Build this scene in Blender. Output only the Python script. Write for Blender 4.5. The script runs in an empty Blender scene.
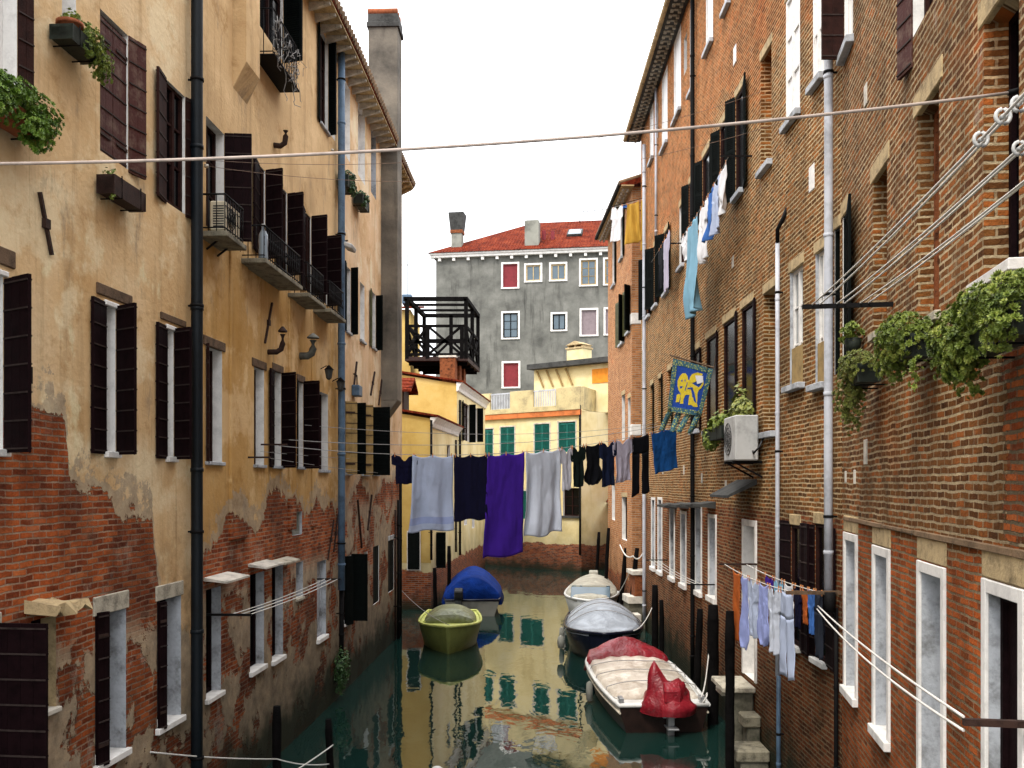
import bpy, bmesh, math, random
from mathutils import Vector, Matrix
random.seed(11)
scene = bpy.context.scene
COL = scene.collection
PI = math.pi
R = math.radians

# ------------------------------------------------------------------ camera, sky, sun, exposure
F, H, CX, CY = 950.0, 5.1, 512.0, 484.0          # focal length in pixels, eye height, vanishing point
cam_d = bpy.data.cameras.new("camera"); cam = bpy.data.objects.new("camera", cam_d); COL.objects.link(cam)
cam.location = (0, 0, H); cam.rotation_euler = (R(90), 0, 0)
cam_d.sensor_width = 36; cam_d.lens = F / 1024 * 36; cam_d.shift_y = (CY - 384) / 1024
cam_d.clip_start = 0.1; cam_d.clip_end = 2000
scene.camera = cam

SUN_AZ = math.atan2(-0.45, -0.8)                    # where the sun stands (x, y): behind and to the left
SUN_EL = R(56)
world = bpy.data.worlds.new("World"); scene.world = world; world.use_nodes = True
wn = world.node_tree.nodes; wl = world.node_tree.links
bg = wn["Background"]; bg.inputs["Strength"].default_value = 0.15
sky = wn.new("ShaderNodeTexSky"); sky.sky_type = 'NISHITA'; sky.sun_disc = False
sky.sun_elevation = SUN_EL; sky.sun_rotation = SUN_AZ; sky.air_density = 1.0; sky.dust_density = 4.0
wmix = wn.new("ShaderNodeMix"); wmix.data_type = 'RGBA'; wmix.inputs[0].default_value = 0.88
# closed white cloud, three times brighter overhead than at the horizon, as overcast skies are
wtc = wn.new("ShaderNodeTexCoord"); wsp = wn.new("ShaderNodeSeparateXYZ"); wl.new(wtc.outputs['Generated'], wsp.inputs[0])
wno = wn.new("ShaderNodeTexNoise"); wno.inputs['Scale'].default_value = 2.6; wno.inputs['Detail'].default_value = 5; wl.new(wtc.outputs['Generated'], wno.inputs['Vector'])
wad = wn.new("ShaderNodeMath"); wad.operation = 'MULTIPLY_ADD'; wad.inputs[1].default_value = .35; wl.new(wno.outputs[0], wad.inputs[0]); wl.new(wsp.outputs[2], wad.inputs[2])
wrp = wn.new("ShaderNodeMapRange"); wrp.inputs[1].default_value = .1; wrp.inputs[2].default_value = 1.15; wrp.inputs[3].default_value = 6.0; wrp.inputs[4].default_value = 19.0; wl.new(wad.outputs[0], wrp.inputs[0])
wcl = wn.new("ShaderNodeVectorMath"); wcl.operation = 'SCALE'; wcl.inputs[0].default_value = (.985, .995, 1.01); wl.new(wrp.outputs[0], wcl.inputs['Scale']); wl.new(wcl.outputs[0], wmix.inputs[7])
wl.new(sky.outputs[0], wmix.inputs[6]); wl.new(wmix.outputs[2], bg.inputs["Color"])

sd = bpy.data.lights.new("sun", 'SUN'); sd.energy = 1.5; sd.angle = R(11); sd.color = (1, 0.93, 0.82)
sun = bpy.data.objects.new("sun", sd); COL.objects.link(sun)
sv = Vector((math.sin(SUN_AZ) * math.cos(SUN_EL), math.cos(SUN_AZ) * math.cos(SUN_EL), math.sin(SUN_EL)))
sun.rotation_euler = sv.to_track_quat('Z', 'Y').to_euler(); sun.location = sv * 60
vs_ = scene.view_settings
vs_.view_transform = 'Standard'; vs_.look = 'None'; vs_.gamma = 1; vs_.use_curve_mapping = False
vs_.exposure = 0.85

# ------------------------------------------------------------------ helpers
def at(px, py, Y):
    return Vector(((px - CX) / F * Y, Y, H - (py - CY) / F * Y))

class MB:
    def __init__(s): s.v = []; s.f = []; s.m = []; s.s = []
    def add(s, vs, fs, mi=0, sm=False):
        o = len(s.v); s.v += [tuple(v) for v in vs]
        for f in fs: s.f.append(tuple(i + o for i in f)); s.m.append(mi); s.s.append(sm)
    def box(s, x0, x1, y0, y1, z0, z1, mi=0, M=None):
        vs = [Vector((x, y, z)) for x in (x0, x1) for y in (y0, y1) for z in (z0, z1)]
        if M is not None: vs = [M @ v for v in vs]
        s.add(vs, [(0, 1, 3, 2), (4, 6, 7, 5), (0, 4, 5, 1), (2, 3, 7, 6), (0, 2, 6, 4), (1, 5, 7, 3)], mi)
        return s
    def quad(s, a, b, c, d, mi=0): s.add([a, b, c, d], [(0, 1, 2, 3)], mi); return s
    def bar(s, a, b, w, h=None, mi=0):
        a = Vector(a); b = Vector(b); d = (b - a); L = d.length; h = h or w
        q = d.to_track_quat('X', 'Z').to_matrix().to_4x4(); q.translation = a
        return s.box(0, L, -w / 2, w / 2, -h / 2, h / 2, mi, q)
    def tube(s, pts, r, n=8, mi=0, cap=True):
        pts = [Vector(p) for p in pts]; rs = r if isinstance(r, (list, tuple)) else [r] * len(pts)
        vs = []; up = None
        for i, p in enumerate(pts):
            t = (pts[min(i + 1, len(pts) - 1)] - pts[max(i - 1, 0)]).normalized()
            if up is None:
                up = Vector((0, 0, 1)) if abs(t.z) < .9 else Vector((1, 0, 0))
            a = t.cross(up)
            if a.length < 1e-5: a = t.orthogonal()
            a.normalize(); b = t.cross(a).normalized(); up = -b if False else up
            for k in range(n):
                th = 2 * PI * k / n; vs.append(p + (a * math.cos(th) + b * math.sin(th)) * rs[i])
        fs = []
        for i in range(len(pts) - 1):
            for k in range(n):
                fs.append((i * n + k, i * n + (k + 1) % n, (i + 1) * n + (k + 1) % n, (i + 1) * n + k))
        s.add(vs, fs, mi, True)
        if cap:
            o = len(vs); m = (len(pts) - 1) * n
            base = len(s.v) - o
            s.f.append(tuple(base + k for k in range(n))); s.m.append(mi); s.s.append(False)
            s.f.append(tuple(base + m + k for k in range(n))); s.m.append(mi); s.s.append(False)
        return s
    def lathe(s, prof, c=(0, 0, 0), n=16, mi=0, sm=True):
        vs = []; c = Vector(c)
        for (r, z) in prof:
            for k in range(n):
                th = 2 * PI * k / n; vs.append(c + Vector((r * math.cos(th), r * math.sin(th), z)))
        fs = [(i * n + k, i * n + (k + 1) % n, (i + 1) * n + (k + 1) % n, (i + 1) * n + k) for i in range(len(prof) - 1) for k in range(n)]
        s.add(vs, fs, mi, sm); return s
    def prism(s, poly, y0, y1, mi=0, M=None):
        """polygon in (x, z), extruded along y"""
        n = len(poly); vs = [Vector((x, y0, z)) for x, z in poly] + [Vector((x, y1, z)) for x, z in poly]
        if M is not None: vs = [M @ v for v in vs]
        s.add(vs, [tuple(range(n)), tuple(range(2 * n - 1, n - 1, -1))] + [(i, i + n, (i + 1) % n + n, (i + 1) % n) for i in range(n)], mi); return s
    def mesh(s, name, bevel=0):
        me = bpy.data.meshes.new(name); me.from_pydata(s.v, [], s.f)
        me.polygons.foreach_set('material_index', s.m); me.polygons.foreach_set('use_smooth', s.s)
        bm = bmesh.new(); bm.from_mesh(me)
        bmesh.ops.recalc_face_normals(bm, faces=bm.faces)
        if bevel:
            es = [e for e in bm.edges if len(e.link_faces) == 2 and e.calc_face_angle(0) > .6]
            bmesh.ops.bevel(bm, geom=es, offset=bevel, segments=1, affect='EDGES', clamp_overlap=True)
        bm.to_mesh(me); bm.free(); me.update()
        return me
    def build(s, name, mats, parent=None, bevel=0):
        if not isinstance(mats, (list, tuple)): mats = [mats]
        me = s.mesh(name, bevel)
        for m in mats: me.materials.append(M_[m] if isinstance(m, str) else m)
        o = bpy.data.objects.new(name, me); COL.objects.link(o)
        if parent is not None: o.parent = parent
        return o

def tag(o, label=None, cat=None, group=None, kind=None):
    if label: o['label'] = label
    if cat: o['category'] = cat
    if group: o['group'] = group
    if kind: o['kind'] = kind
    return o
def thing(name, label, cat, loc=(0, 0, 0), rotz=0, group=None):
    o = bpy.data.objects.new(name, None); COL.objects.link(o); o.location = loc; o.rotation_euler = (0, 0, rotz)
    o.empty_display_size = .2
    return tag(o, label, cat, group)
def link_copy(o, parent):
    c = o.copy(); COL.objects.link(c); c.parent = parent
    for ch in list(o.children): link_copy(ch, c)
    return c

# ------------------------------------------------------------------ materials
M_ = {}
class NT:
    def __init__(s, name):
        s.mat = bpy.data.materials.new(name); s.mat.use_nodes = True; M_[name] = s.mat
        s.t = s.mat.node_tree; s.b = s.t.nodes["Principled BSDF"]
    def n(s, typ, ins=None, **kw):
        nd = s.t.nodes.new("ShaderNode" + typ)
        for k, v in kw.items(): setattr(nd, k, v)
        for k, v in (ins or {}).items(): s.set(nd.inputs[k], v)
        return nd
    def set(s, sock, v):
        if isinstance(v, bpy.types.NodeSocket): s.t.links.new(v, sock)
        elif isinstance(v, (tuple, list)) and len(v) == 3 and sock.type == 'RGBA': sock.default_value = (*v, 1)
        else: sock.default_value = v
    def math(s, op, a, b=0.0, c=None, clamp=False):
        nd = s.n("Math", operation=op, use_clamp=clamp); s.set(nd.inputs[0], a); s.set(nd.inputs[1], b)
        if c is not None: s.set(nd.inputs[2], c)
        return nd.outputs[0]
    def mix(s, f, a, b, mode='MIX'):
        nd = s.n("Mix", data_type='RGBA', blend_type=mode); s.set(nd.inputs[0], f); s.set(nd.inputs[6], a); s.set(nd.inputs[7], b)
        return nd.outputs[2]
    def rng(s, v, a, b, c=0.0, d=1.0, smooth=True):
        nd = s.n("MapRange", interpolation_type='SMOOTHSTEP' if smooth else 'LINEAR')
        for i, q in enumerate((v, a, b, c, d)): s.set(nd.inputs[i], q)
        return nd.outputs[0]
    def noise(s, vec, scale, detail=4, rough=.55, dist=0.0):
        nd = s.n("TexNoise", {'Scale': scale, 'Detail': detail, 'Roughness': rough, 'Distortion': dist})
        if vec is not None: s.set(nd.inputs['Vector'], vec)
        return nd.outputs[0]
    def comb(s, x, y, z=0.0):
        nd = s.n("CombineXYZ"); s.set(nd.inputs[0], x); s.set(nd.inputs[1], y); s.set(nd.inputs[2], z); return nd.outputs[0]
    def ramp(s, v, stops):
        nd = s.n("ValToRGB"); e = nd.color_ramp.elements
        while len(e) < len(stops): e.new(.5)
        for i, (p, c) in enumerate(stops): e[i].position = p; e[i].color = (*c, 1)
        s.set(nd.inputs[0], v); return nd.outputs[0]
    def bump(s, h, dist=.01, strength=1.0):
        nd = s.n("Bump", {'Height': h, 'Distance': dist, 'Strength': strength}); return nd.outputs[0]
    def obj(s):
        tc = s.n("TexCoord"); sp = s.n("SeparateXYZ"); s.t.links.new(tc.outputs['Object'], sp.inputs[0])
        return tc.outputs['Object'], sp.outputs
    def out(s, col=None, rough=None, nor=None, **kw):
        if col is not None: s.set(s.b.inputs['Base Color'], col)
        if rough is not None: s.set(s.b.inputs['Roughness'], rough)
        if nor is not None: s.set(s.b.inputs['Normal'], nor)
        for k, v in kw.items(): s.set(s.b.inputs[k.replace('_', ' ')], v)
        return s.mat

def simple(name, c, rough=.7, var=.25, scale=6, bump=.003, metal=0.0, spec=.22, c2=None, world=False):
    t = NT(name); v, _ = t.obj()
    n = t.noise(v, scale, 6); n2 = t.noise(v, scale * 7, 3)
    d = tuple(max(0, x * (1 - var * 1.6)) for x in c) if c2 is None else c2
    l = tuple(min(1, x * (1 + var * .5)) for x in c)
    col = t.ramp(t.math('ADD', t.math('MULTIPLY', n, .75), t.math('MULTIPLY', n2, .25)), [(.3, d), (.52, c), (.75, l)])
    t.out(col, rough, t.bump(n2, bump) if bump else None, Metallic=metal, Specular_IOR_Level=spec)
    return t.mat

def brick_part(t, s, z, vec, ramp, mortar, bw=.26, rh=.085, ms=.013):
    """returns colour, height of a weathered brick bond in the wall's own plane"""
    nd = t.n("TexNoise", {'Scale': 3.2, 'Detail': 3, 'Vector': vec})
    wob = t.n("VectorMath", {0: nd.outputs['Color'], 1: (.5, .5, .5)}, operation='SUBTRACT')
    wsc = t.n("VectorMath", {0: wob.outputs[0]}, operation='SCALE'); wsc.inputs['Scale'].default_value = .045
    pv = t.n("VectorMath", {0: vec, 1: wsc.outputs[0]}, operation='ADD').outputs[0]
    nd2 = t.n("TexNoise", {'Scale': 34.0, 'Detail': 2, 'Vector': vec})
    wob2 = t.n("VectorMath", {0: nd2.outputs['Color'], 1: (.5, .5, .5)}, operation='SUBTRACT')
    wsc2 = t.n("VectorMath", {0: wob2.outputs[0]}, operation='SCALE'); wsc2.inputs['Scale'].default_value = .012
    pv = t.n("VectorMath", {0: pv, 1: wsc2.outputs[0]}, operation='ADD').outputs[0]
    br = t.n("TexBrick", {'Vector': pv, 'Color1': (0, 0, 0), 'Color2': (1, 1, 1), 'Mortar': (.5, .5, .5), 'Scale': 1.0, 'Mortar Size': ms,
                          'Mortar Smooth': .25, 'Bias': 0.0, 'Brick Width': bw, 'Row Height': rh})
    br.offset = .5
    tint = br.outputs['Color']
    g = t.noise(vec, 24, 5, .65)
    blot = t.noise(vec, 4.2, 5, .7)
    tv = t.math('ADD', t.math('ADD', t.math('MULTIPLY', tint, .52), t.math('MULTIPLY', g, .30)), t.math('MULTIPLY', t.math('SUBTRACT', blot, .5), .75))
    bc = t.ramp(t.math('ADD', tv, .09), ramp)
    # bed joints read stronger than the upright ones, and both are worn away in patches
    spv = t.n("SeparateXYZ"); t.t.links.new(pv, spv.inputs[0])
    fr = t.math('FRACT', t.math('DIVIDE', spv.outputs[1], rh)); ed = t.math('MULTIPLY', t.math('MINIMUM', fr, t.math('SUBTRACT', 1.0, fr)), rh)
    hj = t.rng(ed, ms * .55, ms * 1.1, 1, 0); fac0 = br.outputs['Fac']
    vj = t.math('MULTIPLY', t.math('SUBTRACT', fac0, hj, clamp=True), .65)
    mn = t.noise(vec, 2.3, 5, .65); wear = t.noise(vec, 7.5, 6, .7)
    fac = t.math('MULTIPLY', t.math('ADD', hj, vj, clamp=True), t.rng(t.math('ADD', t.math('MULTIPLY', wear, .6), t.math('MULTIPLY', mn, .4)), .33, .50, .35, 1.0))
    mcol = t.mix(t.rng(mn, .3, .62), tuple(x * .55 for x in mortar), mortar)
    mcol = t.mix(t.rng(g, .45, .7, 0, .6), mcol, tuple(x * .5 for x in mortar))
    col = t.mix(fac, bc, mcol)
    # lime and dust smeared across the faces
    sm_ = t.noise(vec, 1.4, 8, .75)
    col = t.mix(t.rng(sm_, .56, .74, 0, .5), col, tuple(x * .62 for x in mortar))
    col = t.mix(t.rng(sm_, .47, .3, 0, .55), col, t.mix(.85, col, (.42, .36, .32), 'MULTIPLY'))
    h = t.math('ADD', t.math('SUBTRACT', 1.0, fac0), t.math('MULTIPLY', g, .8))
    h = t.math('ADD', h, t.math('ADD', t.math('MULTIPLY', tint, .35), t.math('MULTIPLY', wear, .5)))
    return col, h

def tide_and_shade(t, col, z, s, vec, lo=.35, dark=(.012, .018, .010), damp_shade=.75):
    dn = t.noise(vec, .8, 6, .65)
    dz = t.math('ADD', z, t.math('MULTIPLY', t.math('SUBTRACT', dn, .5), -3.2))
    col = t.mix(t.rng(dz, .6, 3.4, damp_shade, 0), col, t.mix(1.0, col, (.34, .36, .36), 'MULTIPLY'))  # canal shade mixed into the wall colour towards the water, along with damp
    n = t.noise(vec, 1.6, 5)
    zz = t.math('ADD', z, t.math('MULTIPLY', t.math('SUBTRACT', n, .5), -1.3))
    f = t.rng(zz, lo, lo + .75, 1, 0)
    return t.mix(t.math('MULTIPLY', f, .92), col, dark)

RED_BRICK = [(.05, (.06, .014, .007)), (.35, (.21, .044, .013)), (.6, (.39, .088, .022)), (.85, (.48, .135, .040)), (1, (.40, .23, .11))]
BROWN_BRICK = [(.05, (.075, .04, .024)), (.3, (.15, .08, .042)), (.6, (.22, .115, .057)), (.85, (.32, .145, .062)), (1, (.32, .21, .115))]

def brick_wall(name, ramp, ramp2, *a_, **k_):
    return _brick_wall(name, ramp, ramp2, *a_, **k_)
def _brick_wall(name, ramp, ramp2, split=4.5, mortar=(.40, .31, .20), stain=(.075, .05, .03), stain_amt=.55, rh=.085, bw=.26, zt=None, side=0.0, upper=None, patch=None):
    """brick facade: ramp above `split` metres, redder ramp2 beneath, sooty patches, white salts"""
    t = NT(name); v, o = t.obj()
    s = t.math('ADD', o[0], o[1]); z = o[2]; vec = t.comb(s, z)
    c1, h = brick_part(t, s, z, vec, ramp, mortar, bw, rh)
    c2, _ = brick_part(t, s, z, vec, ramp2, tuple(x * .55 for x in mortar), bw, rh)
    n = t.noise(vec, .45, 5)
    f = t.rng(t.math('ADD', z, t.math('MULTIPLY', t.math('SUBTRACT', n, .5), 1.2)), split - .06, split + .1)
    col = t.mix(f, c2, c1)
    if upper:                                       # brick tinted redder above a ragged height
        un_ = t.noise(vec, .35, 5, .6)
        f3 = t.rng(t.math('ADD', z, t.math('MULTIPLY', t.math('SUBTRACT', un_, .5), 9.0)), upper - .8, upper + .8, 0, .68)
        col = t.mix(f3, col, t.mix(1.0, col, (1.25, .82, .62), 'MULTIPLY'))
    # soot and weather in patches and streaks
    st = t.noise(t.comb(t.math('MULTIPLY', s, 1.3), t.math('MULTIPLY', z, .28)), 1.0, 6, .65)
    big = t.noise(vec, .22, 4, .6)
    sf = t.math('MULTIPLY', t.rng(t.math('ADD', t.math('MULTIPLY', st, .55), t.math('MULTIPLY', big, .5)), .41, .62), stain_amt)
    if side:
        sf = t.math('MULTIPLY', sf, t.rng(s, side * .45, side, .25, 1.0))
    col = t.mix(sf, col, t.mix(.55, col, stain))
    # bricks replaced or freshly scoured, orange
    pn = t.noise(vec, .55, 3, .5, .4)
    col = t.mix(t.math('MULTIPLY', t.rng(pn, .60, .68), .55), col, t.mix(.8, col, (1.35, .95, .75), 'MULTIPLY'))
    w = t.noise(t.comb(t.math('MULTIPLY', s, 2.0), t.math('MULTIPLY', z, .8)), 1.0, 7, .7)
    col = t.mix(t.math('MULTIPLY', t.rng(w, .62, .76), .5), col, (.5, .46, .4))
    if patch:                                       # raw brickwork where the weathered face has come away
        pu, pz0, pz1, pr_ = patch
        pc, _ = brick_part(t, s, z, vec, pr_, tuple(x * .3 for x in mortar), bw * 1.1, rh, ms=.016)
        e1 = t.math('MULTIPLY', t.math('SUBTRACT', t.noise(vec, 2.6, 6, .7), .5), 1.1)
        pm = t.math('MULTIPLY', t.rng(t.math('ADD', s, e1), pu - .02, pu + .02), t.math('MULTIPLY', t.rng(t.math('ADD', z, e1), pz0 - .02, pz0 + .02), t.rng(t.math('ADD', z, e1), pz1 + .02, pz1 - .02)))
        col = t.mix(pm, col, pc); h = t.math('SUBTRACT', h, t.math('MULTIPLY', pm, .8))
    col = tide_and_shade(t, col, z, s, vec)
    t.out(col, .94, t.bump(h, .034, 1.0), Specular_IOR_Level=.08)
    return t.mat

def plaster_wall(name, pal, L, zmax, line, low_z=3.3, low_thr=.5, ramp=RED_BRICK, mortar=(.40, .26, .17), under=(.30, .25, .19), amp=1.6, low_pal=None, streak=.55, faded=None):
    """painted plaster over brick; brick shows under a ragged line z(u) given as [(u, z), ...]"""
    t = NT(name); v, o = t.obj()
    s = t.math('ADD', o[0], o[1]); z = o[2]; vec = t.comb(s, z)
    bc, bh = brick_part(t, s, z, vec, ramp, mortar, .235, .072, .011)
    bn = t.noise(vec, .9, 5)
    bc = t.mix(t.rng(bn, .40, .60, 0, .8), bc, t.mix(.66, bc, (.026, .011, .009)))
    sal = t.noise(t.comb(t.math('MULTIPLY', s, 1.6), t.math('MULTIPLY', z, 1.1), 7.0), 1.0, 9, .76)
    bc = t.mix(t.math('MULTIPLY', t.rng(sal, .53, .66), t.rng(z, low_z + 1.6, low_z - .5, .12, .62)), bc, (.40, .35, .28))
    fc = t.n("FloatCurve"); cm = fc.mapping; cu = cm.curves[0]
    pts = [(max(0, min(1, u / L)), max(0, min(1, zz / zmax))) for u, zz in line]
    while len(cu.points) < len(pts): cu.points.new(.5, .5)
    for p, (a, b) in zip(cu.points, pts): p.location = (a, b); p.handle_type = 'VECTOR'
    cm.update(); t.set(fc.inputs['Value'], t.math('DIVIDE', s, L, clamp=True))
    zl = t.math('MULTIPLY', fc.outputs[0], zmax)
    nA = t.noise(vec, 1.45, 9, .70, .3); nF = t.noise(vec, 6.5, 7, .7)
    d = t.math('SUBTRACT', zl, z)
    d = t.math('ADD', d, t.math('MULTIPLY', t.math('SUBTRACT', nA, .5), amp))
    d = t.math('ADD', d, t.math('MULTIPLY', t.math('SUBTRACT', nF, .5), .38))
    m = t.rng(d, -.015, .015)
    nB = t.noise(t.n("VectorMath", {0: vec, 1: (13.7, 4.1, 0)}, operation='ADD').outputs[0], .85, 7, .66, .3)
    patch = t.math('MULTIPLY', t.rng(nB, low_thr - .012, low_thr + .012), t.rng(z, low_z - .3, low_z + .2, 1, 0))
    m = t.math('MULTIPLY', m, t.math('SUBTRACT', 1.0, patch))
    # paint
    p1, p2, p3 = pal
    q = t.noise(vec, .5, 6, .6)
    paint = t.ramp(q, [(.32, p3), (.5, p1), (.7, p2)])
    if faded:                                       # upper storeys bleached by the weather
        fz = t.math('ADD', z, t.math('MULTIPLY', t.math('SUBTRACT', t.noise(t.comb(t.math('MULTIPLY', s, 1.4), t.math('MULTIPLY', z, .4), 2.0), 1.0, 7, .65), .5), 7.0))
        paint = t.mix(t.rng(fz, faded[0] - 1.2, faded[0] + 1.6, 0, .85), paint, t.ramp(q, [(.32, tuple(x * .82 for x in faded[1])), (.5, faded[1]), (.7, tuple(min(.8, x * 1.1) for x in faded[1]))]))
    sk = t.noise(t.comb(t.math('MULTIPLY', s, 3.0), t.math('MULTIPLY', z, .22)), 1.0, 6, .6)
    paint = t.mix(t.math('MULTIPLY', t.rng(sk, .5, .78), streak), paint, tuple(x * .42 for x in p3))
    sk2 = t.noise(t.comb(t.math('MULTIPLY', s, 1.1), t.math('MULTIPLY', z, .6), 5.0), 1.0, 7, .68)
    paint = t.mix(t.math('MULTIPLY', t.rng(sk2, .57, .66), .5), paint, tuple(min(.75, x * 1.25 + .06) for x in p2))
    spots = t.noise(t.n("VectorMath", {0: vec, 1: (3.1, 8.8, 0)}, operation='ADD').outputs[0], 1.05, 9, .74)
    paint = t.mix(t.rng(spots, .53, .66, 0, .55), paint, (p3[0] * .72, p3[1] * .66, p3[2] * .55))
    run = t.noise(t.comb(t.math('MULTIPLY', s, 6.5), t.math('MULTIPLY', z, .16), 9.0), 1.0, 8, .7)
    paint = t.mix(t.math('MULTIPLY', t.rng(run, .54, .72), t.rng(q, .35, .6, .1, .6)), paint, (p3[0] * .5, p3[1] * .45, p3[2] * .38))
    ble = t.noise(t.n("VectorMath", {0: vec, 1: (21.0, 2.3, 0)}, operation='ADD').outputs[0], .75, 8, .68)
    paint = t.mix(t.rng(ble, .50, .60, 0, .55), paint, tuple(min(.78, x * 1.12 + .07) for x in p2))
    gry = t.noise(t.comb(t.math('MULTIPLY', s, 1.7), t.math('MULTIPLY', z, .55), 3.0), 1.0, 9, .72)
    paint = t.mix(t.rng(gry, .56, .70, 0, .6), paint, (.20, .165, .125))
    scuff = t.noise(vec, 5.5, 8, .75)
    paint = t.mix(t.rng(scuff, .60, .70, 0, .45), paint, tuple(min(.7, x * 1.2 + .07) for x in p2))
    wash = t.noise(vec, 1.9, 8, .72)
    paint = t.mix(t.math('MULTIPLY', t.rng(wash, .58, .72), .4), paint, tuple(x * .62 for x in p1))
    lp = low_pal or tuple(x * .55 for x in p1)
    lw = t.rng(t.math('ADD', z, t.math('MULTIPLY', t.math('SUBTRACT', nA, .5), 2.0)), low_z - .4, low_z + 1.5, 1, 0)
    grime = t.ramp(t.noise(vec, 2.1, 8, .7), [(.34, tuple(x * .30 for x in lp)), (.47, lp), (.58, tuple(min(.6, x * 1.5 + .03) for x in lp)), (.68, (.40, .34, .26))])
    paint = t.mix(t.math('MULTIPLY', lw, .85), paint, grime)
    # bare undercoat along the broken edge
    uz = t.rng(t.math('ADD', d, t.math('MULTIPLY', t.math('SUBTRACT', t.math('ADD', t.math('MULTIPLY', wash, .6), t.math('MULTIPLY', nB, .4)), .5), 2.6)), -.30, -.24)
    ucol = t.ramp(t.noise(vec, 3.4, 9, .75), [(.34, tuple(x * .55 for x in under)), (.5, under), (.64, (.46, .37, .25))])
    paint = t.mix(t.math('MULTIPLY', uz, .68), paint, ucol)
    col = t.mix(m, paint, bc)
    col = tide_and_shade(t, col, z, s, vec, .45)
    h = t.math('ADD', t.math('MULTIPLY', m, t.math('SUBTRACT', t.math('MULTIPLY', bh, .35), 1.0)), t.math('MULTIPLY', t.noise(vec, 14, 5), .18))
    t.out(col, .92, t.bump(h, .055, 1.0), Specular_IOR_Level=.1)
    return t.mat

simple('white_paint', (.72, .70, .67), .6, .18, 5)
simple('old_white', (.40, .42, .45), .85, .55, 3.2, .008, spec=.2, c2=(.12, .12, .115))
simple('blind_white', (.78, .78, .78), .6, .06, 3, 0)
simple('brown_wood', (.024, .008, .006), .75, .45, 7, .004, spec=.1)
simple('purple_wood', (.0085, .003, .0038), .75, .4, 8, .003, spec=.06)
simple('weathered_red', (.050, .012, .009), .75, .6, 4, .006, spec=.2, c2=(.15, .095, .07))
simple('black_green', (.003, .0045, .004), .75, .4, 8, .003, spec=.06)
simple('olive_wood', (.085, .085, .035), .6, .4, 8, .003)
simple('teal_wood', (.008, .12, .10), .6, .3, 6, .003)
simple('raw_timber', (.12, .075, .045), .85, .5, 9, .006)
simple('tan_wood', (.30, .20, .075), .7, .3, 7, .003)
simple('red_panel', (.17, .018, .024), .6, .2, 6, .002)
simple('mauve_panel', (.20, .16, .17), .6, .2, 6, .002)
simple('stone', (.42, .38, .30), .9, .45, 5, .008)
simple('cream_stone', (.52, .43, .23), .9, .5, 1.5, .008, c2=(.24, .20, .12))
simple('stone_dark', (.20, .18, .13), .9, .5, 6, .008)
simple('pale_stone', (.56, .52, .45), .85, .35, 5, .006)
simple('sand_stone', (.44, .33, .18), .9, .4, 6, .008)
simple('brick_plain', (.20, .062, .022), .92, .6, 9, .008)
simple('batten', (.040, .028, .025), .75, .4, 10, .002, spec=.1)
simple('iron', (.005, .0047, .005), .7, .4, 12, .002, spec=.12)
simple('rust_iron', (.035, .018, .013), .8, .5, 14, .003)
simple('steel', (.32, .33, .34), .4, .2, 10, .001, metal=.7)
simple('pipe_black', (.004, .007, .010), .55, .35, 5, .001, spec=.2)
simple('pipe_blue', (.075, .125, .19), .5, .4, 3, .001)
simple('pipe_white', (.46, .48, .53), .45, .25, 2.5, .001)
simple('plastic_white', (.42, .42, .41), .5, .25, 3, .0)
simple('ac_beige', (.52, .46, .34), .5, .2, 5, 0)
simple('plastic_black', (.012, .012, .013), .4, .3, 10, 0)
simple('terracotta', (.28, .085, .035), .85, .35, 9, .003)
simple('soil', (.03, .02, .014), .95, .4, 20, .01)
simple('trough_dark', (.018, .024, .018), .6, .4, 9, .002)
simple('trough_brown', (.030, .014, .011), .7, .4, 9, .003)
simple('pole_wood', (.0045, .004, .004), .9, .5, 6, .01, spec=.05)
simple('rope_white', (.62, .60, .56), .85, .2, 40, .001)
simple('rope_grey', (.30, .29, .28), .85, .3, 40, .001)
simple('cable_brown', (.17, .11, .08), .7, .3, 8, 0)
simple('cable_white', (.40, .33, .29), .7, .25, 5, .0)
simple('grey_plaster', (.22, .22, .19), .9, .5, .6, .006)
simple('grey_dark', (.05, .05, .048), .9, .5, 2, .01)
simple('water_stone', (.13, .12, .09), .9, .5, 3, .01, c2=(.025, .028, .018))
simple('hull_lime', (.55, .58, .17), .4, .15, 3, 0)
simple('hull_green', (.17, .19, .05), .4, .3, 3, 0)
simple('hull_navy', (.008, .010, .022), .25, .3, 3, 0)
simple('hull_brown', (.016, .008, .006), .4, .5, 5, 0)
simple('hull_white', (.60, .60, .58), .35, .15, 3, 0)
simple('rub_rail', (.55, .50, .40), .5, .3, 6, .001)
simple('gunmetal', (.10, .105, .115), .35, .2, 8, 0, metal=.4)
simple('peg', (.55, .22, .08), .6, .3, 20, 0)
simple('flag_blue', (.012, .05, .27), .85, .25, 30, .001)
simple('flag_yellow', (.55, .42, .03), .85, .2, 30, .001)
simple('tile_old', (.20, .13, .075), .9, .5, 4, .01)
simple('orange_paint', (.56, .17, .05), .8, .3, 2, .003)
simple('orange_blind', (.70, .24, .02), .7, .15, 5, 0)

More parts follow.
